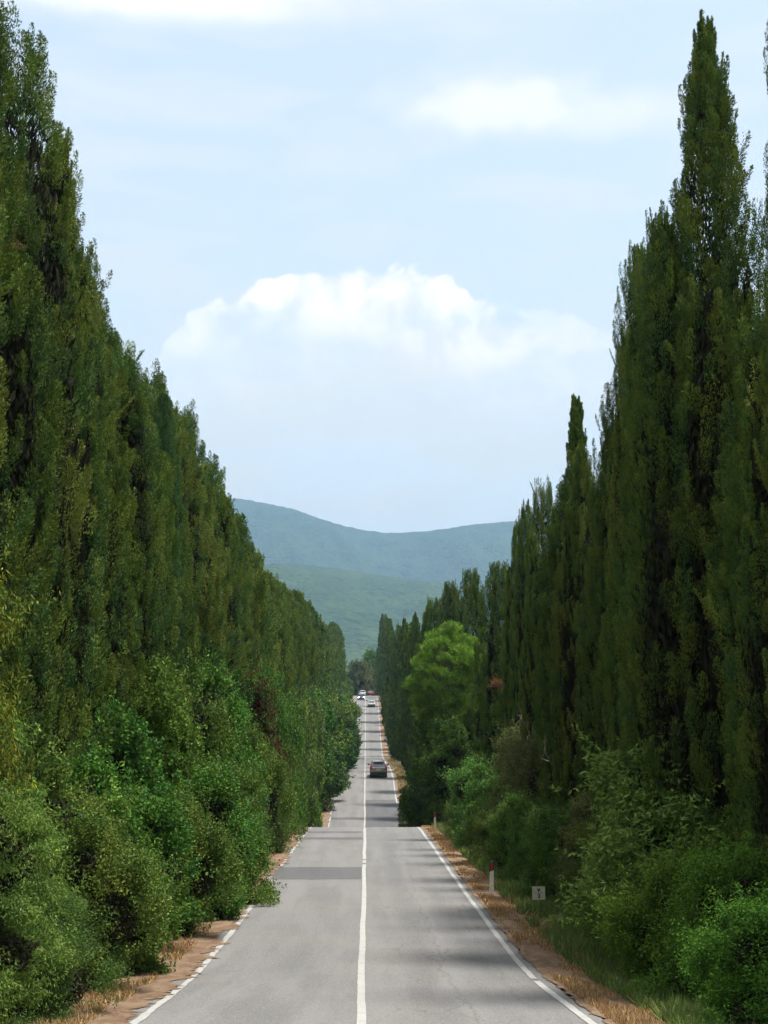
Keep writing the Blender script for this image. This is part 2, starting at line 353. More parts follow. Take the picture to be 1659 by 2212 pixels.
def litter(sgn, inner, outer, jag, seed, y1=400):
    ys = np.concatenate([np.arange(6, 60, .05), np.arange(60, y1, .3)]); n = 7
    j = fbm(ys*1.7, ys*0, seed, 4)+.8*np.maximum(fbm(ys*5.0, ys*0+5, seed+3, 2), 0)*1.3
    xi = inner-jag*j+jag*.15*rs(seed).randn(len(ys)); t = np.linspace(0, 1, n)
    X = xi[:, None]*(1-t)+outer*t; Y = np.repeat(ys[:, None], n, 1)
    X = X*sgn; Z = gz(Y)+side(X, Y)+.014+.02*np.clip((np.abs(X)-3.3)/.5, 0, 1)
    V = np.stack([X, Y, Z], -1).reshape(-1, 3); i = (np.arange(len(ys)-1)[:, None]*n+np.arange(n-1)[None]).ravel()
    Fq = np.stack([i, i+1, i+1+n, i+n], -1) if sgn > 0 else np.stack([i, i+n, i+1+n, i+1], -1)
    link('leaf_litter', mesh_np('leaf_litter', V, Fq, M_LIT), kind='structure')
litter(-1, 3.10, 4.7, .33, 4); litter(1, 3.22, 4.15, .10, 8)

# ------------------------------------------------------------------ far hills
def mat_forest(name, c1, c2):
    m, g = new_mat(name); o = g.n('ShaderNodeOutputMaterial'); p = g.n('ShaderNodeBsdfPrincipled', i_Roughness=.95)
    p.inputs['Specular IOR Level'].default_value = .05
    tc = g.n('ShaderNodeTexCoord').outputs['Object']; a = g.noise(tc, .006, 5, .6); b = g.noise(tc, .06, 4, .7)
    vo = g.n('ShaderNodeTexVoronoi'); g.link(tc, vo.inputs['Vector']); vo.inputs['Scale'].default_value = .07
    col = g.mix(g.rng(a, .38, .62), c1, c2); col = g.mix(g.rng(b, .45, .62, 0, .7), col, tuple(c*.5 for c in c1))
    sp = g.n('ShaderNodeSeparateColor'); g.link(vo.outputs['Color'], sp.inputs[0])
    col = g.mix(g.rng(sp.outputs[0], .2, 1, 0, .5), col, (.055, .095, .035)); g.link(col, p.inputs['Base Color'])
    hgt = g.m('SUBTRACT', 1, vo.outputs['Distance'])
    bp = g.n('ShaderNodeBump', i_Strength=1, i_Distance=7, i_Height=hgt); g.link(bp.outputs[0], p.inputs['Normal'])
    g.link(p.outputs[0], o.inputs[0]); return m
def hill(name, pts, dist, y0, y1, xr, step, amp, mat, seed):
    px = np.array([(a-790)/F_PX*dist for a, b in pts]); ph = np.array([(HOR-b)/F_PX*dist+CZ for a, b in pts])
    xs = np.arange(-xr, xr, step); pr = np.interp(xs, px, ph); kk = np.hanning(41); kk /= kk.sum(); pr = np.convolve(np.pad(pr, 20, 'edge'), kk, 'valid'); ys = np.concatenate([np.arange(y0, dist+step*8, step*1.3), np.linspace(dist+step*9, y1, 14)])
    def zf(X, Y):
        base = pr[None, :]+0*X; t = np.clip((Y-y0)/(dist-y0), 0, 1); t2 = np.clip((Y-dist)/(y1-dist), 0, 1)
        f = t*t*(3-2*t)*.55+.45*t; f = f*(1-t2*t2*(3-2*t2))
        gul = fbm(X*.0045+Y*.001, Y*.0016, seed, 4)*(4*t*(1-t))*base*.2
        return base*f+gul*(t2 <= 0)+amp*(vnoise(X*.11, Y*.11, seed+3)+.6*vnoise(X*.24, Y*.24, seed+4))-12*(1-np.minimum(1, f*6))
    V, Fq = grid(xs, ys, zf); link(name, mesh_np(name, V, Fq, mat, smooth=True), kind='structure')
hill('mountain', [(-1500, 1180), (-400, 1120), (250, 1075), (400, 1068), (510, 1075), (560, 1081), (620, 1096), (680, 1118), (740, 1141), (800, 1153), (850, 1157), (900, 1152), (970, 1142), (1040, 1131), (1100, 1125), (1210, 1122), (1400, 1135), (1900, 1170), (3200, 1230)],
     5400, 3500, 7200, 3400, 14, 7, mat_forest('forest_far', (.026, .052, .036), (.042, .075, .042)), 2)
hill('foothill', [(-1500, 1320), (-300, 1270), (300, 1232), (560, 1222), (650, 1224), (740, 1228), (800, 1240), (860, 1254), (920, 1262), (1000, 1275), (1200, 1300), (1700, 1330), (3200, 1400)],
     3300, 1300, 4500, 2300, 9, 5, mat_forest('forest_near', (.030, .060, .036), (.052, .088, .040)), 5)

# ------------------------------------------------------------------ foliage
def norm(a): return a/(np.linalg.norm(a, axis=-1, keepdims=True)+1e-9)
def leaves(P, D, N, L, W, wide=.45):
    """rhombic leaves: base P, direction D, facing N"""
    S = norm(np.cross(D, N)); L = L[:, None]; W = W[:, None]
    a = P; b = P+D*L*wide+S*W/2; c = P+D*L; d = P+D*L*wide-S*W/2
    return np.stack([a, b, c, d], 1)
def twigs(rg, B, A, OUT, ln, rad, m, L, W, col, cvar, tipcol=None, tipmix=.0, up=.6, out=.7, jit=.5, droop=0., onlyout=True, shape='plume'):
    """m leaves on every twig; B base, A axis, OUT outward direction of the twig"""
    n = len(B); N = n*m; idx = np.repeat(np.arange(n), m)
    t = rg.rand(N)**.8 if shape == 'plume' else rg.rand(N)**.7
    A_ = A[idx]; O = norm(OUT-A*(OUT*A).sum(-1, keepdims=True))[idx]; S = np.cross(A_, O)
    ph = rg.randn(N)*1.0 if onlyout else rg.rand(N)*2*pi
    rd = O*np.cos(ph)[:, None]+S*np.sin(ph)[:, None]
    prof = (t+.2)**.5*(1-t)**.42*1.45*rg.uniform(.15, 1, N)**.6 if shape == 'plume' else np.sqrt(np.clip(1-(2*t-1)**2, 0, 1))*rg.rand(N)**.4
    P = B[idx]+A_*(ln[idx]*t)[:, None]+rd*(rad[idx]*prof)[:, None]
    D = norm(A_*up+rd*out+rg.randn(N, 3)*jit+np.array([0, 0, -droop]))
    Nn = norm(rd+rg.randn(N, 3)*.55+np.array([0, 0, .25]))
    Q = leaves(P-D*(L*.3), D, Nn, L*rg.uniform(.6, 1.25, N), W*rg.uniform(.7, 1.25, N))
    c = col[idx]*np.exp(cvar*rg.randn(N))[:, None]
    if tipcol is not None:
        k = np.clip(t*tipmix*rg.rand(N)*1.6, 0, 1)[:, None]; c = c*(1-k)+np.array(tipcol)*k
    return Q, c
def crown_mesh(name, parts, mat):
    Q = np.concatenate([p[0] for p in parts]); c = np.concatenate([p[1] for p in parts])
    V = Q.reshape(-1, 3); return mesh_np(name, V, np.arange(len(V)).reshape(-1, 4), mat, col=c)

def prof_r(kind, h):
    h = np.clip(h, 0, 1); foot = np.clip(.62+h/.22*.38, 0, 1)
    if kind == 'column': return foot*np.clip((1-h)/.42, 0, 1)**.7
    if kind == 'cone': return foot*np.clip((1-h)/.78, 0, 1)**.86*(1-.0*h)
    if kind == 'spire': return foot*np.where(h < .74, np.clip((1-h)/.5, 0, 1)**.7*.9+.1*0, np.clip((1-h)/.26, 0, 1)**.5*.20+np.clip((.80-h)/.06, 0, 1)*.42)
    if kind == 'round': return foot*np.clip((1-h)/.26, 0, 1)**.55
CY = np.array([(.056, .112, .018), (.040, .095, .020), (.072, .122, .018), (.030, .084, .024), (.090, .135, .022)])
def cypress_mesh(name, seed, H, R, kind, nplume, m, L, W, pal=CY, sub=5, plen=(.7, 1.35), prad=(.13, .25)):
    rg = rs(seed); lead = [(0, 0, H, R*(1 if kind == 'cone' or sub < 7 else .93), kind)]; a0 = rg.rand()*6
    for k in range(sub):
        a = a0+2*pi*k/sub+rg.uniform(-.2, .2) if sub > 6 else rg.rand()*2*pi; q = rg.uniform(.50, .68) if sub > 6 else rg.uniform(.35, .55)
        lead.append((cos(a)*R*q, sin(a)*R*q, H*(rg.uniform(.70, .95) if kind == 'round' else rg.uniform(.6, .93)) if kind in ('column', 'round') else H*rg.uniform(.35, .78), R*rg.uniform(.32, .46), 'round' if k % 2 else 'column'))
    def rad_at(l, z, th): 
        h = z/l[2]; return l[3]*prof_r(l[4], h)*(1+.16*np.sin(th*3+l[0]*9+z*.5)+.10*np.sin(th*7+z*.9+l[1]*5))
    wts = np.array([l[2]*l[3] for l in lead]); wts /= wts.sum()
    K = int(nplume*1.9); li = rg.choice(len(lead), K, p=wts); z = rg.rand(K); th = rg.rand(K)*2*pi
    B = np.zeros((K, 3)); rr = np.zeros(K)
    for i, l in enumerate(lead):
        s = li == i; zz = .15+(z[s]**.84)*(l[2]-.5); r = rad_at(l, zz, th[s]); rr[s] = r
        q = .80+.42*vnoise(th[s]*2.4+i*5, zz*.75, seed+i)+.22*vnoise(th[s]*5, zz*2.2, seed+i+40); r = r*q
        B[s] = np.stack([l[0]+r*np.cos(th[s]), l[1]+r*np.sin(th[s]), zz], -1)
    ok = np.ones(K, bool)
    for i, l in enumerate(lead):
        d = np.hypot(B[:, 0]-l[0], B[:, 1]-l[1]); a = np.arctan2(B[:, 1]-l[1], B[:, 0]-l[0])
        ok &= ~((li != i) & (B[:, 2] < l[2]) & (d < .8*rad_at(l, B[:, 2], a)))
    B = B[ok][:nplume]; th = th[ok][:nplume]; rr = rr[ok][:nplume]; n = len(B)
    OUT = np.stack([np.cos(th), np.sin(th), 0*th], -1)
    thin = np.clip(rr/.5, .22, 1)
    tilt = rg.uniform(.02, .36, n)*thin; stick = (rg.rand(n) < .02) & (rr > .5); tilt[stick] = rg.uniform(.5, .9, stick.sum())
    A = norm(np.array([0, 0, 1.])+OUT*tilt[:, None]+rg.randn(n, 3)*.10)
    ln = rg.uniform(*plen, n)*(.35+.65*thin); rad = rg.uniform(*prad, n)*thin; rad[stick] *= .55
    patchn = vnoise(th*2.2, B[:, 2]*.55, seed)+.5; ci = np.clip((patchn*len(pal)*.9+rg.rand(n)*1.4).astype(int), 0, len(pal)-1)
    col = pal[ci]*np.exp(.16*rg.randn(n))[:, None]
    parts = [twigs(rg, B, A, OUT, ln, rad, m, L, W, col, .22, (.21, .26, .055), .40, .95, .5, .38)]
    # inner sprays that close the crown
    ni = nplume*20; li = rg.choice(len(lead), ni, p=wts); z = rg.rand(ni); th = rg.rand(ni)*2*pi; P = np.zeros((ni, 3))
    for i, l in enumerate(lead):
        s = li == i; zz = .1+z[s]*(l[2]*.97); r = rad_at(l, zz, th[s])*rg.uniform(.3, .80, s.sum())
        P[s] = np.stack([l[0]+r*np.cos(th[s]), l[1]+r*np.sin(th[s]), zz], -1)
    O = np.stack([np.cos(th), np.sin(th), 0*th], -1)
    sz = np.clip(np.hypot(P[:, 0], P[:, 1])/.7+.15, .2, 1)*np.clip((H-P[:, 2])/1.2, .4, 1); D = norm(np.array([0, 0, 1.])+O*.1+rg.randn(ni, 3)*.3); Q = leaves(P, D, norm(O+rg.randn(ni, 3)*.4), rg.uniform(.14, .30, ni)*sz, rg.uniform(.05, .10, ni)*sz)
    parts.append((Q, np.array([(.020, .022, .011), (.028, .026, .015), (.016, .022, .010)])[rg.randint(0, 3, ni)]))   # inner twigs, coloured near black to paint shade into the crevices
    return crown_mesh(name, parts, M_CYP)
def trunk_mesh(name, H, r, seed, limbs=8, spread=.5, mat=M_BARK):
    rg = rs(seed); b = MB(); zs = np.linspace(-.3, H, 9)
    px = np.cumsum(rg.randn(9)*.03*r/.2); py = np.cumsum(rg.randn(9)*.03*r/.2)
    b.tube([(px[i]-px[1], py[i]-py[1], z) for i, z in enumerate(zs)], [r*(1.25 if i == 0 else 1-.9*i/8) for i in range(9)], 9)
    for k in range(limbs):
        z = H*rg.uniform(.12, .75); a = rg.rand()*2*pi; l = spread*rg.uniform(.6, 1.2)
        b.tube([(0, 0, z), (cos(a)*l*.5, sin(a)*l*.5, z+.5*l), (cos(a)*l*.8, sin(a)*l*.8, z+1.4*l)], [r*.3, r*.2, r*.08], 5)
    return b.mesh(name, mat, True)

def shrub_mesh(name, seed, H, R, nt, m, L, W, pal, up=.35, out=.6, jit=.6, droop=0., tip=None, tipmix=.5, lobes=15, low=.0, cvar=.25, mat=None, tl=(.35, .75), tr=(.14, .3), pvar=.18, shape='twig'):
    rg = rs(seed); lb = []
    for k in range(lobes):
        a = rg.rand()*2*pi; q = R*rg.uniform(.25, .72); z = H*(low+(1-low)*((k+.5)/lobes)*.9); r = R*rg.uniform(.3, .62)*(1-.35*(z/H)**2)
        lb.append((cos(a)*q*(1-.4*z/H), sin(a)*q*(1-.4*z/H), z, r, min(r*rg.uniform(.8, 1.15), H-z+.15)))
    lb.append((0, 0, H*(low+(1-low)*.42), R*.66, H*(1-low)*.44)); lb = np.array(lb)
    K = nt*3; wts = lb[:, 3]*lb[:, 4]; li = rg.choice(len(lb), K, p=wts/wts.sum()); d = norm(rg.randn(K, 3)); d[:, 2] = np.where(d[:, 2] < -.55, -d[:, 2], d[:, 2])
    c = lb[li]; nc = int(34*len(lb)**.6*max(1, R/1.7)); ki = rg.choice(len(lb), nc, p=wts/wts.sum()); kd = norm(rg.randn(nc, 3)); kd[:, 2] = np.where(kd[:, 2] < -.5, -kd[:, 2], kd[:, 2])
    kc = lb[ki]; KC = kc[:, :3]+kd*kc[:, [3, 3, 4]]*rg.uniform(.72, .98, nc)[:, None]; kr = rg.uniform(.10, .24, nc)*R; cj = rg.randint(0, nc, K); c = kc[cj]
    d = norm(d+kd[cj]*.9+np.array([0, 0, .35])); P = KC[cj]+d*(kr[cj]*rg.uniform(.7, 1, K))[:, None]; P[:, 2] = np.abs(P[:, 2])
    ok = P[:, 2] > .06
    for i, l in enumerate(lb):
        q = ((P[:, 0]-l[0])/l[3])**2+((P[:, 1]-l[1])/l[3])**2+((P[:, 2]-l[2])/l[4])**2
        ok &= ~((li != i) & (q < .62))
    P = P[ok][:nt]; d = d[ok][:nt]; n = len(P)
    A = norm(d*.8+np.array([0, 0, .55])+rg.randn(n, 3)*.35); ln = rg.uniform(*tl, n); rad = rg.uniform(*tr, n)
    pn = vnoise(P[:, 0]*1.1+P[:, 1]*.7, P[:, 2]*1.1, seed)+.5; pal = np.array(pal); ci = np.clip((pn*len(pal)*.8+rg.rand(n)*1.7-.2).astype(int), 0, len(pal)-1)
    col = pal[ci]*np.exp(pvar*rg.randn(n))[:, None]
    # a few long shoots break the outline
    s = rg.rand(n) < .14; ln[s] *= 2.2; rad[s] *= .6
    parts = [twigs(rg, P-A*(ln*.35)[:, None], A, d, ln, rad, m, L, W, col, cvar, tip, tipmix, up, out, jit, droop, False, shape)]
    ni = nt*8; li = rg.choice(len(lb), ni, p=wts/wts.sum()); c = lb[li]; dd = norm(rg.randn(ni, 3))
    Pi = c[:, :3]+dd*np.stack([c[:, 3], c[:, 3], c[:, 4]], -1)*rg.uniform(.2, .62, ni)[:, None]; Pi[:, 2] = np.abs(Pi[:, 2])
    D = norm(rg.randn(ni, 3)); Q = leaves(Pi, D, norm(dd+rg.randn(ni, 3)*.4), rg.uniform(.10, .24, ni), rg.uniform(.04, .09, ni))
    parts.append((Q, np.array([(.026, .034, .014), (.034, .032, .018)])[rg.randint(0, 2, ni)]))   # inner leaves darkened: shade inside the bush put into their colour
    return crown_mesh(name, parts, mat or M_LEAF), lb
def stems_mesh(name, lb, seed, r=.05, mat=M_BARK):
    rg = rs(seed); b = MB()
    for l in lb[::2]:
        e = np.array([l[0], l[1], l[2]+l[4]*.3]); s = np.array([rg.randn()*.12, rg.randn()*.12, -.15])
        m1 = s*.55+e*.45+rg.randn(3)*.12; b.tube([s, m1, e], [r, r*.7, r*.25], 6)
        for k in range(2):
            e2 = e+norm(rg.randn(3))*l[3]*.8; b.tube([m1*.3+e*.7, (e+e2)/2+rg.randn(3)*.05, e2], [r*.4, r*.25, r*.1], 5)
    return b.mesh(name, mat, True)

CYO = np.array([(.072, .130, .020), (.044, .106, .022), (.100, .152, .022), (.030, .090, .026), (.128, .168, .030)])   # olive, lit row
CYG = np.array([(.030, .098, .034), (.038, .110, .034), (.026, .085, .036)])                                          # fresh blue-green
T = {}
def reg(key, H, R, crown, trunk): T[key] = dict(H=H, R=R, crown=crown, trunk=trunk)
def reg_cyp(key, seed, kind, pal, near=True, R=1.75):
    H = 16.
    if near == 2: cm = cypress_mesh('crown', seed, H, R, kind, 1750, 240, .062, .019, pal, plen=(.4, .95), prad=(.12, .25), sub=8 if kind != 'spire' else 4)
    elif near == 1: cm = cypress_mesh('crown', seed, H, R, kind, 1150, 130, .095, .038, pal, plen=(.5, 1.0), prad=(.18, .32), sub=4)
    else: cm = cypress_mesh('crown', seed, H, R, kind, 450, 40, .22, .13, pal, plen=(.6, 1.2), prad=(.22, .4))
    reg(key, H, R, cm, trunk_mesh('trunk', H*.9, .17, seed))
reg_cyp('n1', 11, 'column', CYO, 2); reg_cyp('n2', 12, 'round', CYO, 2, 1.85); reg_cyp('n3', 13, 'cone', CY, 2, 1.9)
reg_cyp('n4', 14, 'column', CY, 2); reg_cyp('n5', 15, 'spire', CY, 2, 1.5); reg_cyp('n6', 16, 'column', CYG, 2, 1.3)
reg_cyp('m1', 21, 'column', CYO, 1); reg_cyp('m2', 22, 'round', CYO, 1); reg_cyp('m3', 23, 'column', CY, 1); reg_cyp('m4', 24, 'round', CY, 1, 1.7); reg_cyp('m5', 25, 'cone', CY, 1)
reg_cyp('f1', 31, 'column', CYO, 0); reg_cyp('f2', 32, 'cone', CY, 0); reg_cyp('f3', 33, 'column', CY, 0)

G_MID = [(.088, .185, .024), (.115, .220, .028), (.064, .158, .026), (.155, .235, .034)]
G_DARK = [(.022, .050, .018), (.030, .062, .018), (.040, .060, .022)]
G_DULL = [(.085, .165, .024), (.115, .190, .028), (.065, .140, .024)]
G_BRIGHT = [(.060, .150, .022), (.075, .175, .026), (.050, .13, .024)]
G_YEL = [(.11, .19, .024), (.14, .20, .022), (.15, .20, .020), (.08, .16, .028), (.19, .18, .018)]
def reg_shrub(key, seed, H, R, *a, stem=.05, **k):
    cm, lb = shrub_mesh('crown', seed, H, R, *a, **k); reg(key, H, R, cm, stems_mesh('trunk', lb, seed, stem)); return lb
reg_shrub('sA', 41, 4, 1.9, 1700, 38, .105, .060, G_MID, tip=(.10, .17, .035))
reg_shrub('sB', 42, 4, 1.9, 1700, 42, .075, .045, G_MID+G_DULL[:1], tip=(.12, .17, .05))
reg_shrub('sC', 43, 6, 2.2, 2000, 38, .115, .062, G_MID, tip=(.12, .19, .04), lobes=12)
reg_shrub('sD', 44, 3, 1.7, 1500, 42, .06, .026, G_DULL, tip=(.13, .14, .06))
reg_shrub('sY', 45, 6.5, 1.9, 1700, 46, .105, .026, G_YEL, up=.2, out=.4, jit=.45, droop=.9, lobes=12, pvar=.25)
reg_shrub('sP', 46, 6.5, 1.9, 1500, 46, .105, .028, [(.060, .145, .022), (.080, .175, .026), (.11, .20, .026)], up=.2, out=.45, jit=.45, droop=.8, lobes=11, tip=(.17, .24, .07))
reg_shrub('sL', 47, 3, 1.7, 1700, 44, .07, .028, [(.056, .125, .018), (.072, .150, .020), (.046, .105, .018)], tip=(.14, .27, .028), tipmix=.9)
reg_shrub('sT', 48, 4.3, 1.7, 1500, 34, .13, .042, [(.070, .14, .020), (.095, .17, .022), (.12, .185, .026)], tip=(.28, .40, .10), tipmix=.7, tl=(.4, .9), lobes=11, droop=.25)
reg_shrub('sG', 49, 3.6, 1.9, 1500, 36, .10, .055, [(.080, .19, .038), (.10, .22, .045), (.07, .165, .036)], tip=(.17, .32, .07))
reg_shrub('sK', 50, 8.5, 2.6, 1900, 36, .14, .08, [(.052, .120, .018), (.075, .14, .020), (.045, .10, .018)], lobes=14, tip=(.09, .10, .02), tipmix=.3, stem=.11)
reg_shrub('sF', 51, 8, 2.8, 900, 30, .24, .13, G_MID+[(.09, .13, .05)], lobes=12, tip=(.13, .18, .07), tl=(.6, 1.1), tr=(.2, .45), stem=.1)
reg_shrub('sF2', 52, 8, 2.6, 900, 28, .24, .13, [(.045, .10, .028), (.055, .12, .03), (.04, .09, .028)], lobes=12, tl=(.6, 1.1), tr=(.2, .45), stem=.1)
reg_shrub('sB2', 53, 5.5, 1.9, 1400, 34, .09, .032, [(.070, .115, .026), (.090, .13, .032), (.055, .095, .024)], tip=(.15, .14, .07), lobes=11, up=.3, droop=.1)
reg_shrub('sR', 54, 5, 1.5, 900, 36, .12, .045, [(.07, .15, .025), (.13, .028, .020), (.09, .15, .03), (.10, .022, .018), (.06, .13, .028)], lobes=8, droop=.3)
reg_shrub('sE', 55, 9, 4.2, 1300, 26, .36, .2, [(.17, .17, .07), (.15, .16, .06), (.12, .16, .06)], lobes=14, tl=(.8, 1.3), tr=(.3, .6), stem=.16)
reg_shrub('sE2', 56, 9, 4.2, 1300, 26, .36, .2, [(.11, .19, .035), (.13, .22, .04), (.09, .16, .035)], lobes=14, tl=(.8, 1.3), tr=(.3, .6), stem=.16)

def pine_mesh(seed, H, R):
    rg = rs(seed); cl = []
    for k in range(130):
        v = norm(rg.randn(3))*rg.uniform(.35, 1)**.5; z = H-4.3+v[2]*(3.6+rg.uniform(-.6, .4))+.45*v[0]*R
        cl.append((v[0]*(R-.4+rg.uniform(-.5, .5)), v[1]*(R-.5), z, rg.uniform(.45, .9)))
    P = []; A = []; O = []
    for x, y, z, r in cl:
        n = 46; d = norm(rg.randn(n, 3)); d[:, 2] = np.abs(d[:, 2])*1.0-.25; P.append(np.array([x, y, z])+d*r*np.array([1, 1, .75])*.7); A.append(norm(d+np.array([0, 0, .8]))); O.append(d)
    P = np.concatenate(P); A = np.concatenate(A); O = np.concatenate(O); n = len(P)
    pal = np.array([(.13, .21, .018), (.165, .245, .022), (.09, .16, .022)]); col = pal[rg.randint(0, 3, n)]*np.exp(.15*rg.randn(n))[:, None]
    q = twigs(rg, P, A, O, rg.uniform(.3, .5, n), rg.uniform(.1, .17, n), 26, .17, .035, col, .2, (.22, .34, .05), .4, .8, .7, .3, 0, False, 'twig')
    cm = crown_mesh('crown', [q], M_LEAF)
    b = MB(); b.tube([(0, 0, -.4), (.15, 0, H*.3), (-.1, .1, H*.55), (0, 0, H*.72)], [.32, .25, .2, .14], 10)
    for x, y, z, r in cl[::3]: b.tube([(-.1, .1, H*.5+rg.rand()*H*.15), (x*.5, y*.5, (z+H*.6)/2), (x, y, z)], [.1, .07, .03], 6)
    reg('pine', H, R, cm, b.mesh('trunk', M_BARK, True))
pine_mesh(61, 15, 3.0)

def plant(name, key, x, y, H, R=None, rot=None, label='', cat='tree', group=None, sink=.1):
    t = T[key]; rot = random.uniform(0, 2*pi) if rot is None else rot; s = (R/t['R']) if R else (H/t['H'])**.5
    e = link(name, None, loc=(x, y, ground_z(x, y)-sink), rotz=rot, label=label, cat=cat, group=group)
    e.empty_display_size = .5
    for part in ('crown', 'trunk'):
        link(part, t[part], e, scale=(s, s, H/t['H']))
    return e
random.seed(4)
ORD = ['first', 'second', 'third', 'fourth', 'fifth', 'sixth', 'seventh', 'eighth', 'ninth', 'tenth', 'eleventh', 'twelfth', 'thirteenth', 'fourteenth', 'fifteenth', 'sixteenth', 'seventeenth', 'eighteenth', 'nineteenth', 'twentieth']
# ---- left row of cypresses
HY = [15, 20, 24, 28, 32, 36, 40, 45, 50, 56, 62, 70, 80, 95, 110, 130, 150, 175, 200, 240, 280, 320, 350, 400]
HH = [18.4, 18.4, 18.9, 18.3, 17.3, 16.7, 16.6, 17.2, 17, 17.2, 17.2, 17, 17.4, 18.8, 20, 20.3, 19.8, 20.3, 21.4, 22.8, 22, 20, 19, 18.5]
y = 17.; k = 0; rg = rs(77)
while y < 402:
    H = float(np.interp(y, HY, HH))*rg.uniform(.93, 1.015); X = -7.3+rg.uniform(-.2, .2) if y < 62 else -7.5+rg.uniform(-.2, .2) if y < 90 else -7.5+rg.uniform(-.2, .2)
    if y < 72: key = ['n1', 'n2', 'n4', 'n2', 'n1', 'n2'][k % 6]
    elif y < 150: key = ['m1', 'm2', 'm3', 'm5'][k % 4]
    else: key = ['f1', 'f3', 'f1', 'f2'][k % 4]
    if k < 14: lab, grp = f'{"tall" if H > 16 else "broad"} olive green cypress in the left row, {ORD[k]} from the near end', 'cypresses of the left row'
    elif y < 110: lab, grp = 'olive green cypress in the left row, above the tall green bushes before the dip', 'left row cypresses above the bushes before the dip'
    elif y < 240: lab, grp = 'slender cypress in the left row beside the dip in the road', 'left row cypresses beside the dip'
    else: lab, grp = 'small distant cypress in the left row beside the far uphill stretch of road', 'left row cypresses on the far rise'
    plant('cypress_tree', key, X, y, H, R=rg.uniform(1.8, 2.15) if y < 150 else rg.uniform(1.6, 2.0), label=lab, cat='cypress', group=grp)
    y += rg.uniform(2.9, 3.7) if y < 60 else (rg.uniform(3.4, 4.4) if y < 150 else rg.uniform(5, 6.5)); k += 1
plant('cypress_tree', 'n6', -6.2, 42.0, 15.2, .8, label='dense dark blue green cypress bulging toward the road from the left row', cat='cypress')
plant('cypress_tree', 'n6', -6.9, 24.2, 11.2, 1.0, label='soft blue green cypress at the left picture edge, below the taller olive ones', cat='cypress')
# ---- right row
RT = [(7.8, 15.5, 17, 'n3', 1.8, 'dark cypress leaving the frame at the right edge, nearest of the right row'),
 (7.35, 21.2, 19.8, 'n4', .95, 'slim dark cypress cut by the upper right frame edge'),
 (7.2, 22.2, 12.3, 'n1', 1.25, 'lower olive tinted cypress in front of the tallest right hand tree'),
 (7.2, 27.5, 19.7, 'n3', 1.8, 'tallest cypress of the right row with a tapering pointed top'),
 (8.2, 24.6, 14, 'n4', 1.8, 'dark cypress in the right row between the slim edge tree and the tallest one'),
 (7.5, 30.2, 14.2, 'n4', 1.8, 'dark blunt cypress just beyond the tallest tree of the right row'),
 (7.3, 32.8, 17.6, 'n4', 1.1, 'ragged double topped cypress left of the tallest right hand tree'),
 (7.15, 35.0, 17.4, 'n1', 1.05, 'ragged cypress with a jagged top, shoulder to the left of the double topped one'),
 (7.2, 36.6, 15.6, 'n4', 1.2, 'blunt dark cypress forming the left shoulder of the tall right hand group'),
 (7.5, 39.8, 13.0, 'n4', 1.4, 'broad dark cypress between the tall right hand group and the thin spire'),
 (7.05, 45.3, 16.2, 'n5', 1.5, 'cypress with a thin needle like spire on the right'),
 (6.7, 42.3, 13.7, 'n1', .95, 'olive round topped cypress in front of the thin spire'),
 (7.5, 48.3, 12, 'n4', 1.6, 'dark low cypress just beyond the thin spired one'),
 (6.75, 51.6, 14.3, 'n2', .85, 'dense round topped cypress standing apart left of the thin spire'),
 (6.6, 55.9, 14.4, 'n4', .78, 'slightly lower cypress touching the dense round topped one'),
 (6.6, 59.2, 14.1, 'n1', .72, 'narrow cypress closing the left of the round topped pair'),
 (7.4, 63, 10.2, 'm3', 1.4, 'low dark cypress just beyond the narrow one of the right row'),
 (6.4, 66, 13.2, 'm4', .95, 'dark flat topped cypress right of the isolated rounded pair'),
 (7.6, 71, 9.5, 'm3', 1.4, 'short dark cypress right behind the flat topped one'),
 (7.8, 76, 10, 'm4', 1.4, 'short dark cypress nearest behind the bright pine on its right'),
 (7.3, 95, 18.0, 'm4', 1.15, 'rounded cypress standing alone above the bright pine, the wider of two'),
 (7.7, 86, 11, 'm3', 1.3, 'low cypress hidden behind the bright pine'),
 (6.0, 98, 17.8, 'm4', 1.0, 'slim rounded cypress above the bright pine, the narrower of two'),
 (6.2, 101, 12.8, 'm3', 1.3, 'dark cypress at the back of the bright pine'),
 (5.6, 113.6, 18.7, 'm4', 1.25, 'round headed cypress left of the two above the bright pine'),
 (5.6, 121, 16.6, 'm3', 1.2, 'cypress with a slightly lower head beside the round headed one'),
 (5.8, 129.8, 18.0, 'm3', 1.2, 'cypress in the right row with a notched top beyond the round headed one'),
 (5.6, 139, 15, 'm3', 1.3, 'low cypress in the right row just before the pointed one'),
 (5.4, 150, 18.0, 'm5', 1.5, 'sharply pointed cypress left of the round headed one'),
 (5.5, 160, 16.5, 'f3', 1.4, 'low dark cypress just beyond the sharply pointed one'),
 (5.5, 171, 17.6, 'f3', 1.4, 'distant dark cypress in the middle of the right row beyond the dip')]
for x, yv, H, key, Rr, lab in RT:
    plant('cypress_tree', key, x, yv, H, Rr, label=lab, cat='cypress', group='cypresses of the right row')
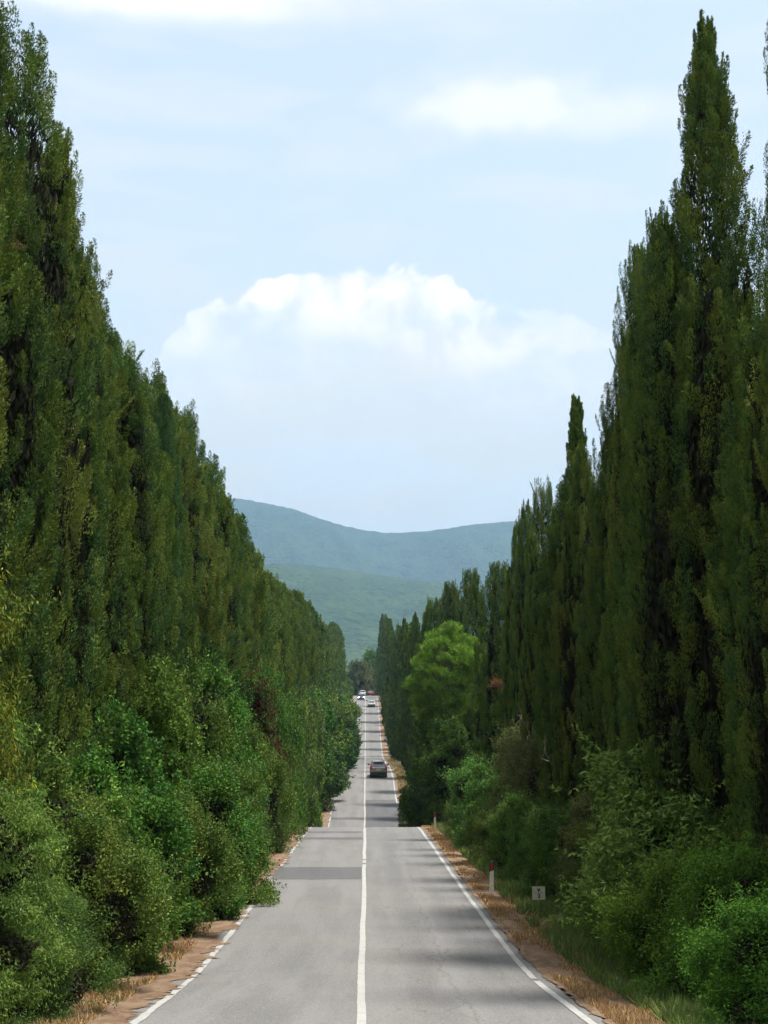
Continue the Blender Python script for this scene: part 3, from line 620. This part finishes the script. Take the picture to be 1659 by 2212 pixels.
for i, (x, yv, H, key, Rr) in enumerate([(5.4, 181, 18.2, 'f2', 1.5), (5.3, 190.4, 19.8, 'f2', 1.7), (5.3, 201, 18.5, 'f3', 1.5), (5.2, 213, 20.5, 'f3', 1.5), (5.3, 226, 19, 'f3', 1.5), (5.3, 240, 20, 'f2', 1.6), (5.3, 255, 20, 'f3', 1.6), (5.2, 269, 21, 'f3', 1.6),
        (5.1, 283, 23, 'f2', 1.8), (5.2, 297, 20, 'f3', 1.7), (5.3, 312, 19, 'f3', 1.7), (5.3, 328, 19, 'f3', 1.7), (5.4, 346, 19.5, 'f3', 1.7), (5.6, 364, 21, 'f3', 1.9), (5.6, 383, 22.5, 'f2', 2.1), (5.0, 403, 24, 'f2', 2.3)]):
    plant('cypress_tree', key, x, yv, H, Rr, label='blue tinted distant cypress at the far left end of the right row' if i > 8 else 'distant dark cypress in the right row beside the uphill stretch', cat='cypress',
          group='right row cypresses at the far end' if i > 8 else 'right row cypresses on the far rise')
# ---- left thicket
LS = [('bush', 'sY', -6.05, 19.0, 6.3, 1.8, 'tree with drooping yellow orange leaves at the left picture edge', 'tree'),
 ('bush', 'sP', -5.5, 20.2, 4.4, 1.4, 'bush with pale drooping feathery leaves at the left edge, under the yellow tree', 'bush'),
 ('bush', 'sP', -5.0, 17.2, 3.1, 1.15, 'feathery leaved bush in the bottom left corner', 'bush'),
 ('bush', 'sD', -4.9, 19.6, 1.7, 1.1, 'dull fine leaved low bush in the bottom left corner beside the litter', 'bush'),
 ('bush', 'sB', -5.9, 24.0, 3.5, 1.6, 'mid green bush right of the feathery leaved ones', 'bush'),
 ('bush', 'sB', -5.0, 23.2, 2.6, 1.3, 'mid sized green bush near the bottom of the left thicket', 'bush'),
 ('bush', 'sA', -4.7, 26.2, 2.1, 1.15, 'dark low bush at the verge where the dry grass widens on the left', 'bush'),
 ('bush', 'sA', -6.0, 27.8, 3.5, 1.7, 'round leaved green bush with a low top beneath the dark cypress gap', 'bush'),
 ('bush', 'sA', -5.1, 29.2, 3.0, 1.4, 'green bush in front of the round leaved one with the low top', 'bush'),
 ('bush', 'sB', -4.75, 32.2, 2.9, 1.45, 'leafy green bush overhanging the left verge before the bush that hides the line', 'bush'),
 ('bush', 'sA', -6.1, 32.6, 4.5, 1.8, 'large green bush rising toward the tallest left bush', 'bush'),
 ('bush', 'sC', -6.0, 37.5, 6.5, 2.1, 'tallest pale green bush of the near left thicket', 'bush'),
 ('bush', 'sA', -4.55, 36.0, 3.2, 1.5, 'green bush covering the left edge line', 'bush'),
 ('bush', 'sB', -4.3, 40.0, 3.4, 1.6, 'dark green bush poking furthest over the left lane', 'bush'),
 ('bush', 'sB', -6.0, 42.5, 6.2, 1.9, 'tall green bush beyond the tallest pale one on the left', 'bush'),
 ('bush', 'sC', -5.5, 47.5, 6.6, 2.0, 'tall green bush left of the patch of dark asphalt', 'bush'),
 ('bush', 'sD', -4.7, 45.0, 3.2, 1.4, 'dull bush at the verge before the dark asphalt patch', 'bush'),
 ('bush', 'sR', -4.75, 59.3, 7.6, 1.25, 'bush with dark red hanging foliage at the top of the left thicket', 'bush'),
 ('bush', 'sB', -4.8, 52.5, 4.4, 1.6, 'green bush in front of the red leaved one', 'bush'),
 ('bush', 'sC', -5.9, 55.0, 6.7, 1.9, 'tall green bush just beyond the red leaved one', 'bush'),
 ('bush', 'sD', -4.5, 58.0, 3.6, 1.3, 'dull brownish bush at the left verge before the crest', 'bush'),
 ('bush', 'sB', -5.1, 64.5, 7.2, 2.0, 'tall leafy bush at the left before the crest', 'bush'),
 ('bush', 'sC', -5.2, 72.0, 7.6, 2.0, 'tall bush at the left of the road crest', 'bush'),
 ('bush', 'sD', -4.8, 78.0, 5.0, 1.5, 'olive bush at the left right where the road drops out of sight', 'bush')]
for nm, key, x, yv, H, Rr, lab, cat in LS: plant('bush' if cat == 'bush' else 'broadleaf_tree', key, x+(.25 if x > -5.2 else 0), yv, H, Rr, label=lab, cat=cat)
rg = rs(9); y = 86.
while y < 385:
    H = float(np.interp(y, [86, 110, 130, 150, 175, 200, 240, 280, 330, 380], [8.5, 10.6, 10, 9.2, 8.6, 8.6, 8.5, 6, 5, 4.5]))*rg.uniform(.88, 1.05)
    over = 120 < y < 235
    plant('roadside_tree', ['sF', 'sF2', 'sF'][int(rg.rand()*3)], -5.1+rg.uniform(-.2, .2)+(1.1 if 140 < y < 225 else 0), y, H, rg.uniform(2.7, 3.2) if over else rg.uniform(1.7, 2.1),
          label='leafy green tree leaning over the left lane beyond the crest' if over else ('leafy green tree in the dip left of the road' if y < 120 else 'small leafy tree on the left verge near the far cars'), cat='tree',
          group='trees leaning over the left lane' if over else ('trees in the dip left of the road' if y < 120 else 'small trees on the far left verge'))
    y += rg.uniform(4.2, 6) if y < 240 else rg.uniform(6, 9)
for x, yv, H, Rr, key, lab in [(-4.2, 112, 2.2, 1.0, 'sG', 'bright green low bush at the left verge just beyond the crest'), (-5.2, 122, 4.5, 1.6, 'sF', 'rounded green bush behind the left marker post'), (-5.0, 140, 4.5, 1.6, 'sD', 'dull olive bush under the overhanging left trees'),
        (-4.9, 102, 4.0, 1.5, 'sD', 'dark olive bush low beside the left edge of the crest')]:
    plant('bush', key, x, yv, H, Rr, label=lab, cat='bush')
# ---- right thicket
RS_ = [('sL', 5.5, 18.6, 1.7, 1.15, 'dark bush in the bottom right corner beside the dry verge'),
 ('sL', 7.0, 19.5, 3.0, 1.4, 'dark bush at the right edge near the bottom corner'),
 ('sL', 5.85, 21.6, 2.2, 1.35, 'dark glossy bush low on the right with bright green tips'),
 ('sD', 7.1, 22.2, 2.9, 1.2, 'brownish twiggy bush at the right edge amid glossy bushes'),
 ('sL', 5.6, 24.0, 2.1, 1.4, 'bright tipped glossy bush beside the green grass on the right'),
 ('sL', 7.4, 25.6, 3.5, 1.4, 'tall glossy dark green bush at the right picture edge'),
 ('sT', 6.3, 27.6, 4.3, 2.1, 'largest right hand bush with long pale tipped leaves'),
 ('sL', 7.4, 29, 4.2, 1.2, 'glossy bush right behind the long leaved one'),
 ('sT', 6.1, 32.8, 3.2, 1.2, 'smaller long leaved bush left of the largest one'),
 ('sD', 5.9, 30.5, 1.8, .9, 'dull low bush at the grass right of the numbered sign'),
 ('sD', 6.5, 37.0, 2.6, 1.2, 'dark thin leaved bush just behind the numbered sign'),
 ('sB2', 6.3, 38.8, 3.3, 1.2, 'twiggy brown green bush right of and behind the numbered sign'),
 ('sB', 5.8, 41.3, 2.6, 1.3, 'leafy bush between the numbered sign and the near marker post'),
 ('sB', 5.6, 45.5, 2.5, 1.3, 'yellowish green bush right behind the near marker post'),
 ('sB2', 6.6, 46.5, 5.0, 1.7, 'brown green scrubby tree with bare limbs under the dark cypresses'),
 ('sB2', 6.3, 52.5, 5.6, 1.8, 'taller scrubby tree with brownish foliage left of the bare limbed one'),
 ('sB', 5.6, 50.5, 2.7, 1.3, 'leafy green bush in the middle of the right verge'),
 ('sB', 5.4, 56, 2.2, 1.3, 'yellow green low bush on the right before the crest'),
 ('sG', 6.0, 61.5, 3.6, 1.7, 'light green bush on the right, nearest of the bright pair'),
 ('sG', 5.5, 69, 3.8, 1.7, 'light green bush on the right, the further of the bright pair'),
 ('sB', 5.3, 64, 1.7, 1.1, 'small yellow green bush at the foot of the light green pair'),
 ('sD', 5.2, 75, 1.8, 1.1, 'low bush beside the marker post on the right crest'),
 ('sK', 5.4, 85.5, 6.6, 2.1, 'dark leafy tree right of the road, behind the light green bushes'),
 ('sK', 5.3, 97, 8.6, 2.3, 'big dark leafy tree right of the road under the bright pine'),
 ('sK', 5.3, 111, 9.2, 2.2, 'dark leafy tree with yellowish edge left of the big one'),
 ('sG', 4.9, 117, 3.4, 1.1, 'light green bush at the foot of the dark leafy trees')]
for key, x, yv, H, Rr, lab in RS_: plant('broadleaf_tree' if H > 4.9 else 'bush', key, x, yv, H, Rr, label=lab, cat='tree' if H > 4.9 else 'bush')
y = 124.
while y < 392:
    H = float(np.interp(y, [124, 150, 200, 260, 320, 380], [8.5, 7.0, 8.0, 8.5, 8.5, 8]))*rg.uniform(.8, 1.1)
    plant('roadside_tree', ['sF2', 'sF2', 'sF'][int(rg.rand()*3)], 6.3+rg.uniform(-.2, .3), y, H, rg.uniform(1.5, 1.9), label='dusky green tree on the right verge beyond the crest' if y < 220 else 'bluish green tree on the right verge of the far uphill road', cat='tree',
          group='trees on the right verge beyond the crest' if y < 220 else 'trees on the right verge of the far rise')
    y += rg.uniform(6, 8.5)
plant('pine_tree', 'pine', 5.25, 91, 14.0, 2.5, label='bright light green umbrella pine among the dark right hand trees', cat='pine')
# ---- trees closing the view where the road tops the far rise
for nm, key, x, yv, H, Rr, lab in [('broadleaf_tree', 'sE', -2.4, 408, 10.2, 3.8, 'brownish green tree closing the far end of the road, left one'), ('broadleaf_tree', 'sE', 1.2, 432, 9.0, 3.8, 'brownish green tree closing the far end of the road, lower middle one'),
        ('broadleaf_tree', 'sE2', 2.0, 452, 16.0, 4.0, 'brighter green rounded tree top above the brownish ones at the road end'), ('broadleaf_tree', 'sE2', -5.5, 440, 8.5, 3.8, 'green tree at the road end touching the last left cypress'),
        ('broadleaf_tree', 'sE', 5.2, 440, 8, 3.6, 'dusky tree at the road end below the last right cypresses')]:
    plant(nm, key, x, yv, H, Rr, label=lab, cat='tree', sink=.6)

# ------------------------------------------------------------------ bare limbs on the right, dead sprays in the cypresses
def branch(name, p0, p1, sag, r, seed, label, n=7):
    rg = rs(seed); b = MB(); p0 = np.array(p0, float); p1 = np.array(p1, float); pts = []
    for i in range(n):
        t = i/(n-1); pts.append(p0*(1-t)+p1*t+np.array([0, 0, sag*sin(pi*t)])+rg.randn(3)*.05)
    b.tube(pts, [r*(1-.85*i/(n-1)) for i in range(n)], 6)
    for i in range(1, n):
        for q in range(3):
            d = norm((p1-p0)+rg.randn(3)*np.linalg.norm(p1-p0)*.8)*rg.uniform(.25, .6); a = pts[i]
            b.tube([a, a+d*.5+rg.randn(3)*.03, a+d], [r*.35, r*.22, r*.08], 4)
    link(name, b.mesh(name, M_DEAD, True), label=label, cat='branch')
zg = lambda x, yv: ground_z(x, yv)
branch('bare_branch', (7.0, 45, zg(7, 45)+1.0), (5.6, 43.5, zg(6, 44)+4.4), .5, .05, 1, 'long bare curved limb under the dark cypresses on the right')
branch('bare_branch', (6.6, 52, zg(6.6, 52)+3.4), (5.5, 50, zg(6, 50)+5.7), .3, .03, 2, 'thin bare twig in front of the dark cypresses, above the light green bushes')
0 and branch('bare_branch', (6.4, 33.5, zg(6.4, 33)+1.2), (5.2, 33, zg(5, 33)+2.9), .2, .03, 3, 'bare twigs sticking out left of the largest long leaved bush')
def dead_spray(x, yv, z, seed, label, d=(1, -.6, .7), pal=((.20, .10, .045), (.16, .085, .045))):
    rg = rs(seed); n = 26; B = np.tile(np.array([x, yv, z]), (n, 1))+rg.randn(n, 3)*.04; A = norm(np.array(d)+rg.randn(n, 3)*.4)
    q = twigs(rg, B, A, A+rg.randn(n, 3), rg.uniform(.3, .55, n), rg.uniform(.04, .08, n), 30, .09, .018, np.array(pal)[rg.randint(0, 2, n)], .25, None, 0, .8, .5, .3, 0, False)
    link('dead_spray', crown_mesh('dead_spray', [q], M_LEAF), label=label, cat='dead branch')
dead_spray(-6.5, 23.6, zg(-6.3, 24)+12.6, 5, 'dry brown spray jutting from the left cypresses at the picture edge')
dead_spray(4.95, 50.5, zg(5.3, 50)+6.7, 6, 'small rust brown dead spray in front of the dark right hand cypresses', (-.6, -.5, .1))

# ------------------------------------------------------------------ grass on the verges
def grass(name, n, xr, yr, h, pal, seed, label, cat, clump=.5, wdt=.012, lean=.5):
    rg = rs(seed); Y = yr[0]*(yr[1]/yr[0])**rg.rand(n*2); X = rg.uniform(xr[0], xr[1], n*2)
    k = vnoise(X*2.3, Y*.9, seed)+.5+.35*(vnoise(X*7, Y*5, seed+1)); s = k > clump; X = X[s][:n]; Y = Y[s][:n]; n = len(X)
    P = np.stack([X, Y, gz(Y)+side(X, Y)], -1); D = norm(np.stack([rg.randn(n)*lean, rg.randn(n)*lean, np.ones(n)], -1))
    hh = rg.uniform(h[0], h[1], n)*(1+.004*Y); ww = wdt*(1+Y/22)
    S = norm(np.cross(D, norm(rg.randn(n, 3)))); a = P-S*(ww/2)[:, None]; b = P+S*(ww/2)[:, None]; c = P+D*hh[:, None]+norm(rg.randn(n, 3))*(hh*.18)[:, None]
    V = np.stack([a, b, c], 1).reshape(-1, 3); pal = np.array(pal); col = pal[rg.randint(0, len(pal), n)]*np.exp(.25*rg.randn(n))[:, None]
    link(name, mesh_np(name, V, np.arange(n*3).reshape(-1, 3), M_GRASS, col=col), label=label, cat=cat, kind='stuff')
DRY = [(.42, .28, .13), (.36, .21, .10), (.50, .37, .20), (.28, .15, .08)]
GRN = [(.12, .20, .045), (.16, .24, .06), (.26, .26, .10), (.09, .17, .04)]
grass('dry_grass', 52000, (3.32, 4.5), (14, 130), (.03, .11), DRY, 1, 'short dry golden grass along the right verge', 'grass', .42)
grass('dry_grass', 26000, (-4.9, -3.55), (13, 110), (.04, .16), DRY+[(.5, .36, .16)], 2, 'dry straw coloured grass along the left verge', 'grass', .55)
grass('green_grass', 52000, (4.0, 5.9), (16, 130), (.08, .34), GRN, 3, 'long green grass between the dry verge and the right bushes', 'grass', .40)
grass('green_grass', 5000, (-5.0, -3.9), (14, 120), (.05, .2), GRN, 4, 'green grass tufts at the foot of the left bushes', 'grass', .62)
grass('tall_dry_grass', 6000, (3.4, 4.5), (128, 215), (.08, .32), [(.42, .34, .17), (.36, .27, .14)], 6, 'tall pale dry grass on the right verge beyond the big car', 'grass', .45)

# ------------------------------------------------------------------ marker posts and signs
M_WHITE = plain('post_white', (.62, .60, .50), .55, vary=.15, scale=14); M_BLACK = plain('post_black', (.02, .02, .022), .5)
M_RED = plain('reflector_red', (.42, .012, .03), .25, spec=.8); M_SIGN = plain('sign_cream', (.60, .57, .43), .5, vary=.1, scale=9)
M_INK = plain('sign_ink', (.035, .04, .04), .6); M_METAL = plain('galvanised', (.30, .29, .27), .5, .6); M_BLUE = plain('sign_blue', (.02, .06, .32), .4)
def post(x, yv, H, label, tilt=0, side_=1):
    e = link('marker_post', None, loc=(x, yv, ground_z(x, yv)-.03), label=label, cat='marker post', group='roadside marker posts'); e.rotation_euler = (0, tilt, 0)
    def ring(z0, sl, a, b): # trapezoid section with rounded back, cut on a slant
        pts = [(-a, -b), (a, -b), (a*1.0, b*.3), (a*.55, b), (-a*.55, b), (-a, b*.3)]
        return [(px, py, z0+sl*px) for px, py in pts]
    zt = H-.27; sl = .45
    m = MB(); m.quadstrip([ring(0, 0, .06, .05), ring(zt, sl, .058, .048)]); link('post_body', m.mesh('post_body', M_WHITE), e)
    m = MB(); m.quadstrip([ring(zt, sl, .060, .050), ring(H-.02, sl, .058, .048), ring(H, sl, .05, .04)]); link('black_cap', m.mesh('black_cap', M_BLACK), e)
    m = MB(); m.box((0, -.053, H-.15), (.052, .01, .18), .008); link('reflector', m.mesh('reflector', M_RED), e)
    return e
post(3.72, 41.5, 1.0, 'white marker post with black top and red reflector, nearest on the right verge', .02)
post(3.82, 76.5, 1.0, 'white marker post with red reflector on the right at the crest', -.02)
post(3.98, 112, 1.35, 'marker post just showing behind the crest on the right')
post(-3.85, 134, 1.0, 'small white marker post at the left verge before the overhanging trees')
post(3.95, 236, 1.1, 'thin pale marker post on the right verge, furthest away')
def stroke(pts, wd, yv, th=.004):
    m = MB(); P = np.array(pts, float); n = len(P); L = []; Rr = []
    for i in range(n):
        t = P[min(i+1, n-1)]-P[max(i-1, 0)]; t /= np.linalg.norm(t); nn = np.array([-t[1], t[0]])*wd/2
        L.append(P[i]+nn); Rr.append(P[i]-nn)
    rings = [[(l[0], yv, l[1]), (r[0], yv, r[1]), (r[0], yv+th, r[1]), (l[0], yv+th, l[1])] for l, r in zip(L, Rr)]
    return m.quadstrip(rings)
def merge(ms):
    m = MB()
    for q in ms:
        b = len(m.v); m.v += q.v; m.f += [tuple(i+b for i in f) for f in q.f]
    return m
def plate_sign(x, yv, wd, ht, low, label, text=True, blue=False, back=False):
    e = link('distance_sign', None, loc=(x, yv, ground_z(x, yv)), rotz=R_(2), label=label, cat='sign', group='small distance signs')
    m = MB(); m.tube([(0, .02, -.2), (0, .02, low+ht*.8)], .022, 8); link('stake', m.mesh('stake', M_METAL), e)
    zc = low+ht/2; m = MB(); m.box((0, 0, zc), (wd, .018, ht), .008); pl = link('plate', m.mesh('plate', M_SIGN), e)
    t = .014; m = merge([MB().box((0, -.010, zc+ht/2-t/2), (wd-.03, .006, t)), MB().box((0, -.010, zc-ht/2+t/2), (wd-.03, .006, t)), MB().box((-wd/2+t/2, -.010, zc), (t, .006, ht-.03)), MB().box((wd/2-t/2, -.010, zc), (t, .006, ht-.03))])
    link('rim', m.mesh('rim', plain('sign_rim', (.52, .48, .35), .7)), pl)
    if text:
        s = ht*.24; v = [stroke([(-s*.36, zc+s*1.42), (0, zc+s*.45)], .030, -.014), stroke([(s*.36, zc+s*1.42), (0, zc+s*.45)], .030, -.016)]
        link('numeral', merge(v).mesh('numeral', M_INK), pl)
        m = MB().box((0, -.012, zc+.006), (wd*.66, .004, .008)); link('dividing_line', m.mesh('dividing_line', M_INK), pl)
        r = s*.27; c1 = zc-s*.62; c2 = zc-s*1.16
        up_ = [(-.02*0+r*cos(a), c1+r*sin(a)) for a in np.linspace(R_(160), R_(-85), 12)]
        dn = [(r*1.12*cos(a), c2+r*1.08*sin(a)) for a in np.linspace(R_(85), R_(-160), 12)]
        link('numeral', merge([stroke(up_, .028, -.014), stroke(dn, .028, -.016)]).mesh('numeral', M_INK), pl)
    else:
        m = MB().box((0, -.013, zc+ht*.12), (wd*.34, .004, ht*.3)); link('faded_mark', m.mesh('faded_mark', plain('faded_ink', (.35, .36, .36), .7)), pl)
    if blue:
        m = MB().box((0, 0, low-.17), (wd, .018, .30), .008); link('blue_plate', m.mesh('blue_plate', M_BLUE), e)
    return e
plate_sign(4.62, 37.6, .345, .345, .36, 'square cream sign reading V over 3 on a short stake')
plate_sign(3.86, 159, .34, .36, .95, 'small pale square sign just right of the big car')
plate_sign(4.2, 236, .38, .38, .8, 'tiny pale square sign further up behind the big car')
plate_sign(3.8, 268, .55, .52, .62, 'white and blue sign on the right verge halfway up the far rise', blue=True, text=False)

# ------------------------------------------------------------------ vehicles
M_TYRE = plain('tyre', (.02, .02, .022), .85); M_RIM = plain('rim_alloy', (.45, .45, .46), .35, .8); M_GLASS = plain('car_glass', (.05, .065, .085), .08, spec=.9, vary=.02)
M_TRIM = plain('dark_trim', (.022, .022, .03), .6); M_TAIL = plain('tail_lamp', (.40, .015, .03), .25, spec=.8); M_PLATE = plain('plate', (.62, .60, .33), .5)
M_LAMPON = emis('headlight_glow', (1, .97, .9), 30)
def car(name, x, yv, L, Wd, H, paint, belt, waist_z, rear, label, cat, suv=False, lights=False, facing=1, plate=M_PLATE, roof=None):
    e = link(name, None, loc=(x, yv, gz(yv)), rotz=0 if facing > 0 else pi, label=label, cat=cat)
    sl = (gz(yv+1.5)-gz(yv-1.5))/3; e.rotation_euler = (math.atan(sl)*facing, 0, 0 if facing > 0 else pi); e.location.z += .012
    h = L/2; cl = .24 if suv else .17
    # lower body: lofted cross-sections from tail (-h) to nose (+h)
    def sec(yy, w0, zb, zt, wt):
        w_ = w0/2; t = wt/2
        return [(-w_*.86, yy, zb), (-w_*.98, yy, zb+.10), (-w_, yy, zb+.32), (-w_*.99, yy, zt-.16), (-t, yy, zt-.02), (-t*.8, yy, zt+.015), (0, yy, zt+.03), (t*.8, yy, zt+.015), (t, yy, zt-.02), (w_*.99, yy, zt-.16), (w_, yy, zt-.0-.0 if False else zb+.32), (w_*.98, yy, zb+.10), (w_*.86, yy, zb)]
    wz = waist_z
    S = [(-h, .88, cl+.16, wz-.10, .80), (-h+.10, .96, cl+.06, wz-.02, .88), (-h+.5, 1., cl, wz, .92), (-h+1.2, 1., cl, wz, .92), (.3, 1., cl, wz-.01, .93), (h-1.35, 1., cl, wz-.05, .92), (h-.6, .97, cl, wz-.13, .88), (h-.15, .90, cl+.08, wz-.24, .80), (h, .80, cl+.18, wz-.36, .68)]
    m = MB(); m.quadstrip([sec(a, Wd*b, c, d, Wd*f) for a, b, c, d, f in S]); link('body', m.mesh('body', paint, True), e)
    # greenhouse and roof
    ry0 = -h+rear; def_g = [(-h+.16 if suv else -h+rear*.5, wz-.01), (ry0+.12, H-.09), (ry0+.4, H-.045), (.25, H-.05), (.65, H-.14), (h-1.25, wz-.04)]
    def gsec(yy, zt, k):
        wb = Wd*.455; wt = Wd*(.455-.10*min(1, max(0, (zt-wz)/(H-wz))))
        return [(-wb, yy, wz-.08), (-wt, yy, zt-.05*k), (-wt*.8, yy, zt), (wt*.8, yy, zt), (wt, yy, zt-.05*k), (wb, yy, wz-.08)]
    m = MB(); m.quadstrip([gsec(a, b, 1) for a, b in def_g]); link('cabin_glass', m.mesh('cabin_glass', M_GLASS, True), e)
    m = MB()
    def rsec(yy, zt):
        wt = Wd*(.455-.10*min(1, max(0, (zt-wz)/(H-wz))))+.008
        return [(-wt, yy, zt-.09), (-wt, yy, zt-.03), (-wt*.82, yy, zt+.02), (0, yy, zt+.035), (wt*.82, yy, zt+.02), (wt, yy, zt-.03), (wt, yy, zt-.09), (0, yy, zt-.02)]
    m.quadstrip([rsec(a, b) for a, b in def_g[1:5]]); link('roof', m.mesh('roof', roof or paint, True), e)
    m = MB()
    for s in (-1, 1):   # pillars
        wb = Wd*.458; wt = Wd*.362
        for (ya, yb) in ((-h+.18 if suv else -h+rear*.55, ry0+.12), (h-1.3, .62), (-.15, -.1)):
            m.tube([(s*wb, ya, wz-.04), (s*wt, yb, H-.11)], .05 if ya < -1 else .035, 6)
    link('pillars', m.mesh('pillars', paint, True), e)
    m = MB().box((0, -h+.02, cl+.24), (Wd*.93, .20, .30), .05); link('rear_bumper', m.mesh('rear_bumper', M_TRIM), e)
    m = MB().box((0, h-.03, cl+.22), (Wd*.86, .20, .26), .05); link('front_bumper', m.mesh('front_bumper', M_TRIM if suv else paint), e)
    m = MB().box((0, -h-.012 if suv else -h-.012, wz-.26 if suv else cl+.5), (.52, .02, .115)); link('number_plate', m.mesh('number_plate', plate), e)
    if suv:
        m = MB().box((0, -h-.008, wz-.10), (Wd*.62, .03, .035), .008); link('tailgate_strip', m.mesh('tailgate_strip', M_RIM), e)
        m = MB().box((0, ry0+.02, H-.075), (Wd*.60, .16, .03), .008); link('rear_spoiler', m.mesh('rear_spoiler', M_BLACK), e)
        for s in (-1, 1):
            m = MB().tube([(s*Wd*.335, ry0+.25, H-.01), (s*Wd*.335, ry0+.4, H+.04), (s*Wd*.335, .2, H+.04), (s*Wd*.335, .35, H-.03)], .018, 6); link('roof_rail', m.mesh('roof_rail', M_RIM), e)
    for s in (-1, 1):
        a = Wd*.5
        if suv: m = MB().quadstrip([[(s*(a-.28), -h-.02, wz-.30), (s*(a-.06), -h+.03, wz-.34), (s*(a-.02), -h+.25, wz-.34), (s*(a-.28), -h+.2, wz-.30)], [(s*(a-.27), -h-.02, wz-.05), (s*(a-.07), -h+.03, wz-.02), (s*(a-.035), -h+.25, wz-.02), (s*(a-.27), -h+.2, wz-.05)], [(s*(a-.22), -h+.17, wz+.30), (s*(a-.13), -h+.17, wz+.30), (s*(a-.12), -h+.3, wz+.30), (s*(a-.2), -h+.3, wz+.30)]])
        else: m = MB().box((s*(a-.24), -h+.04, wz-.22), (.30, .14, .16), .03)
        link('tail_light', m.mesh('tail_light', M_TAIL), e)
        m = MB().box((s*(a-.27), h-.10, wz-.34), (.32, .16, .17), .04); link('headlight', m.mesh('headlight', M_LAMPON if lights else M_GLASS), e)
        m = MB().box((s*(a+.11), h-1.55, wz+.10), (.21, .12, .15), .04); m.tube([(s*(a-.08), h-1.55, wz+.0), (s*(a+.05), h-1.55, wz+.06)], .02, 5); link('door_mirror', m.mesh('door_mirror', M_TRIM if suv else paint), e)
        for yy in (-h+.85, h-.85):
            rw = .35 if suv else .31
            wh = link('wheel', MB().disc_x((s*(a-.13), yy, rw), rw*.5, .2).mesh('wheel', M_TRIM), e)
            link('tyre', MB().disc_x((s*(a-.13), yy, rw), rw, .225, 24).mesh('tyre', M_TYRE, True), wh)
            link('rim', MB().disc_x((s*(a-.018), yy, rw), rw*.66, .02, 18).mesh('rim', M_RIM), wh)
    return e
P_BEIGE = plain('paint_beige', (.27, .245, .19), .3, .35, vary=.03, coat=.4); P_WHITE = plain('paint_white', (.72, .72, .70), .3, vary=.02, coat=.4)
P_BLUE = plain('paint_blue_grey', (.09, .11, .19), .3, .3, vary=.03, coat=.4); P_RED = plain('paint_red', (.30, .03, .03), .3, vary=.03, coat=.4)
car('suv', 1.46, 153.2, 4.6, 1.88, 1.74, P_BEIGE, 1, 1.12, .55, 'grey beige off-road car driving away with red tail lights', 'car', suv=True)
car('car', 1.42, 328, 4.2, 1.78, 1.47, P_WHITE, 1, .95, .8, 'white car driving away up the far rise', 'car')
car('car', -1.05, 352, 4.2, 1.78, 1.47, P_BLUE, 1, .95, .8, 'oncoming dark bluish car with both headlights glaring', 'car', lights=True, facing=-1)
car('car', -.75, 389, 4.2, 1.75, 1.5, P_WHITE, 1, .95, .8, 'pale car half hidden behind the glaring one at the top of the rise', 'car', facing=-1)
car('car', 1.5, 395, 4.2, 1.75, 1.45, P_RED, 1, .95, .8, 'dark red car on the right at the very top of the rise', 'car')

# ------------------------------------------------------------------ air
def haze():
    b = MB(); b.box((0, 3700, 400), (11000, 7900, 870)); m, g = new_mat('haze'); o = g.n('ShaderNodeOutputMaterial')
    p = g.n('ShaderNodeVolumePrincipled'); p.inputs['Color'].default_value = (.44, .70, 1, 1); p.inputs['Density'].default_value = .000135; p.inputs['Anisotropy'].default_value = .2
    g.link(p.outputs[0], o.inputs['Volume']); link('haze', b.mesh('haze', m), kind='stuff', label='pale blue haze that fades the distant hills', cat='haze')
haze()
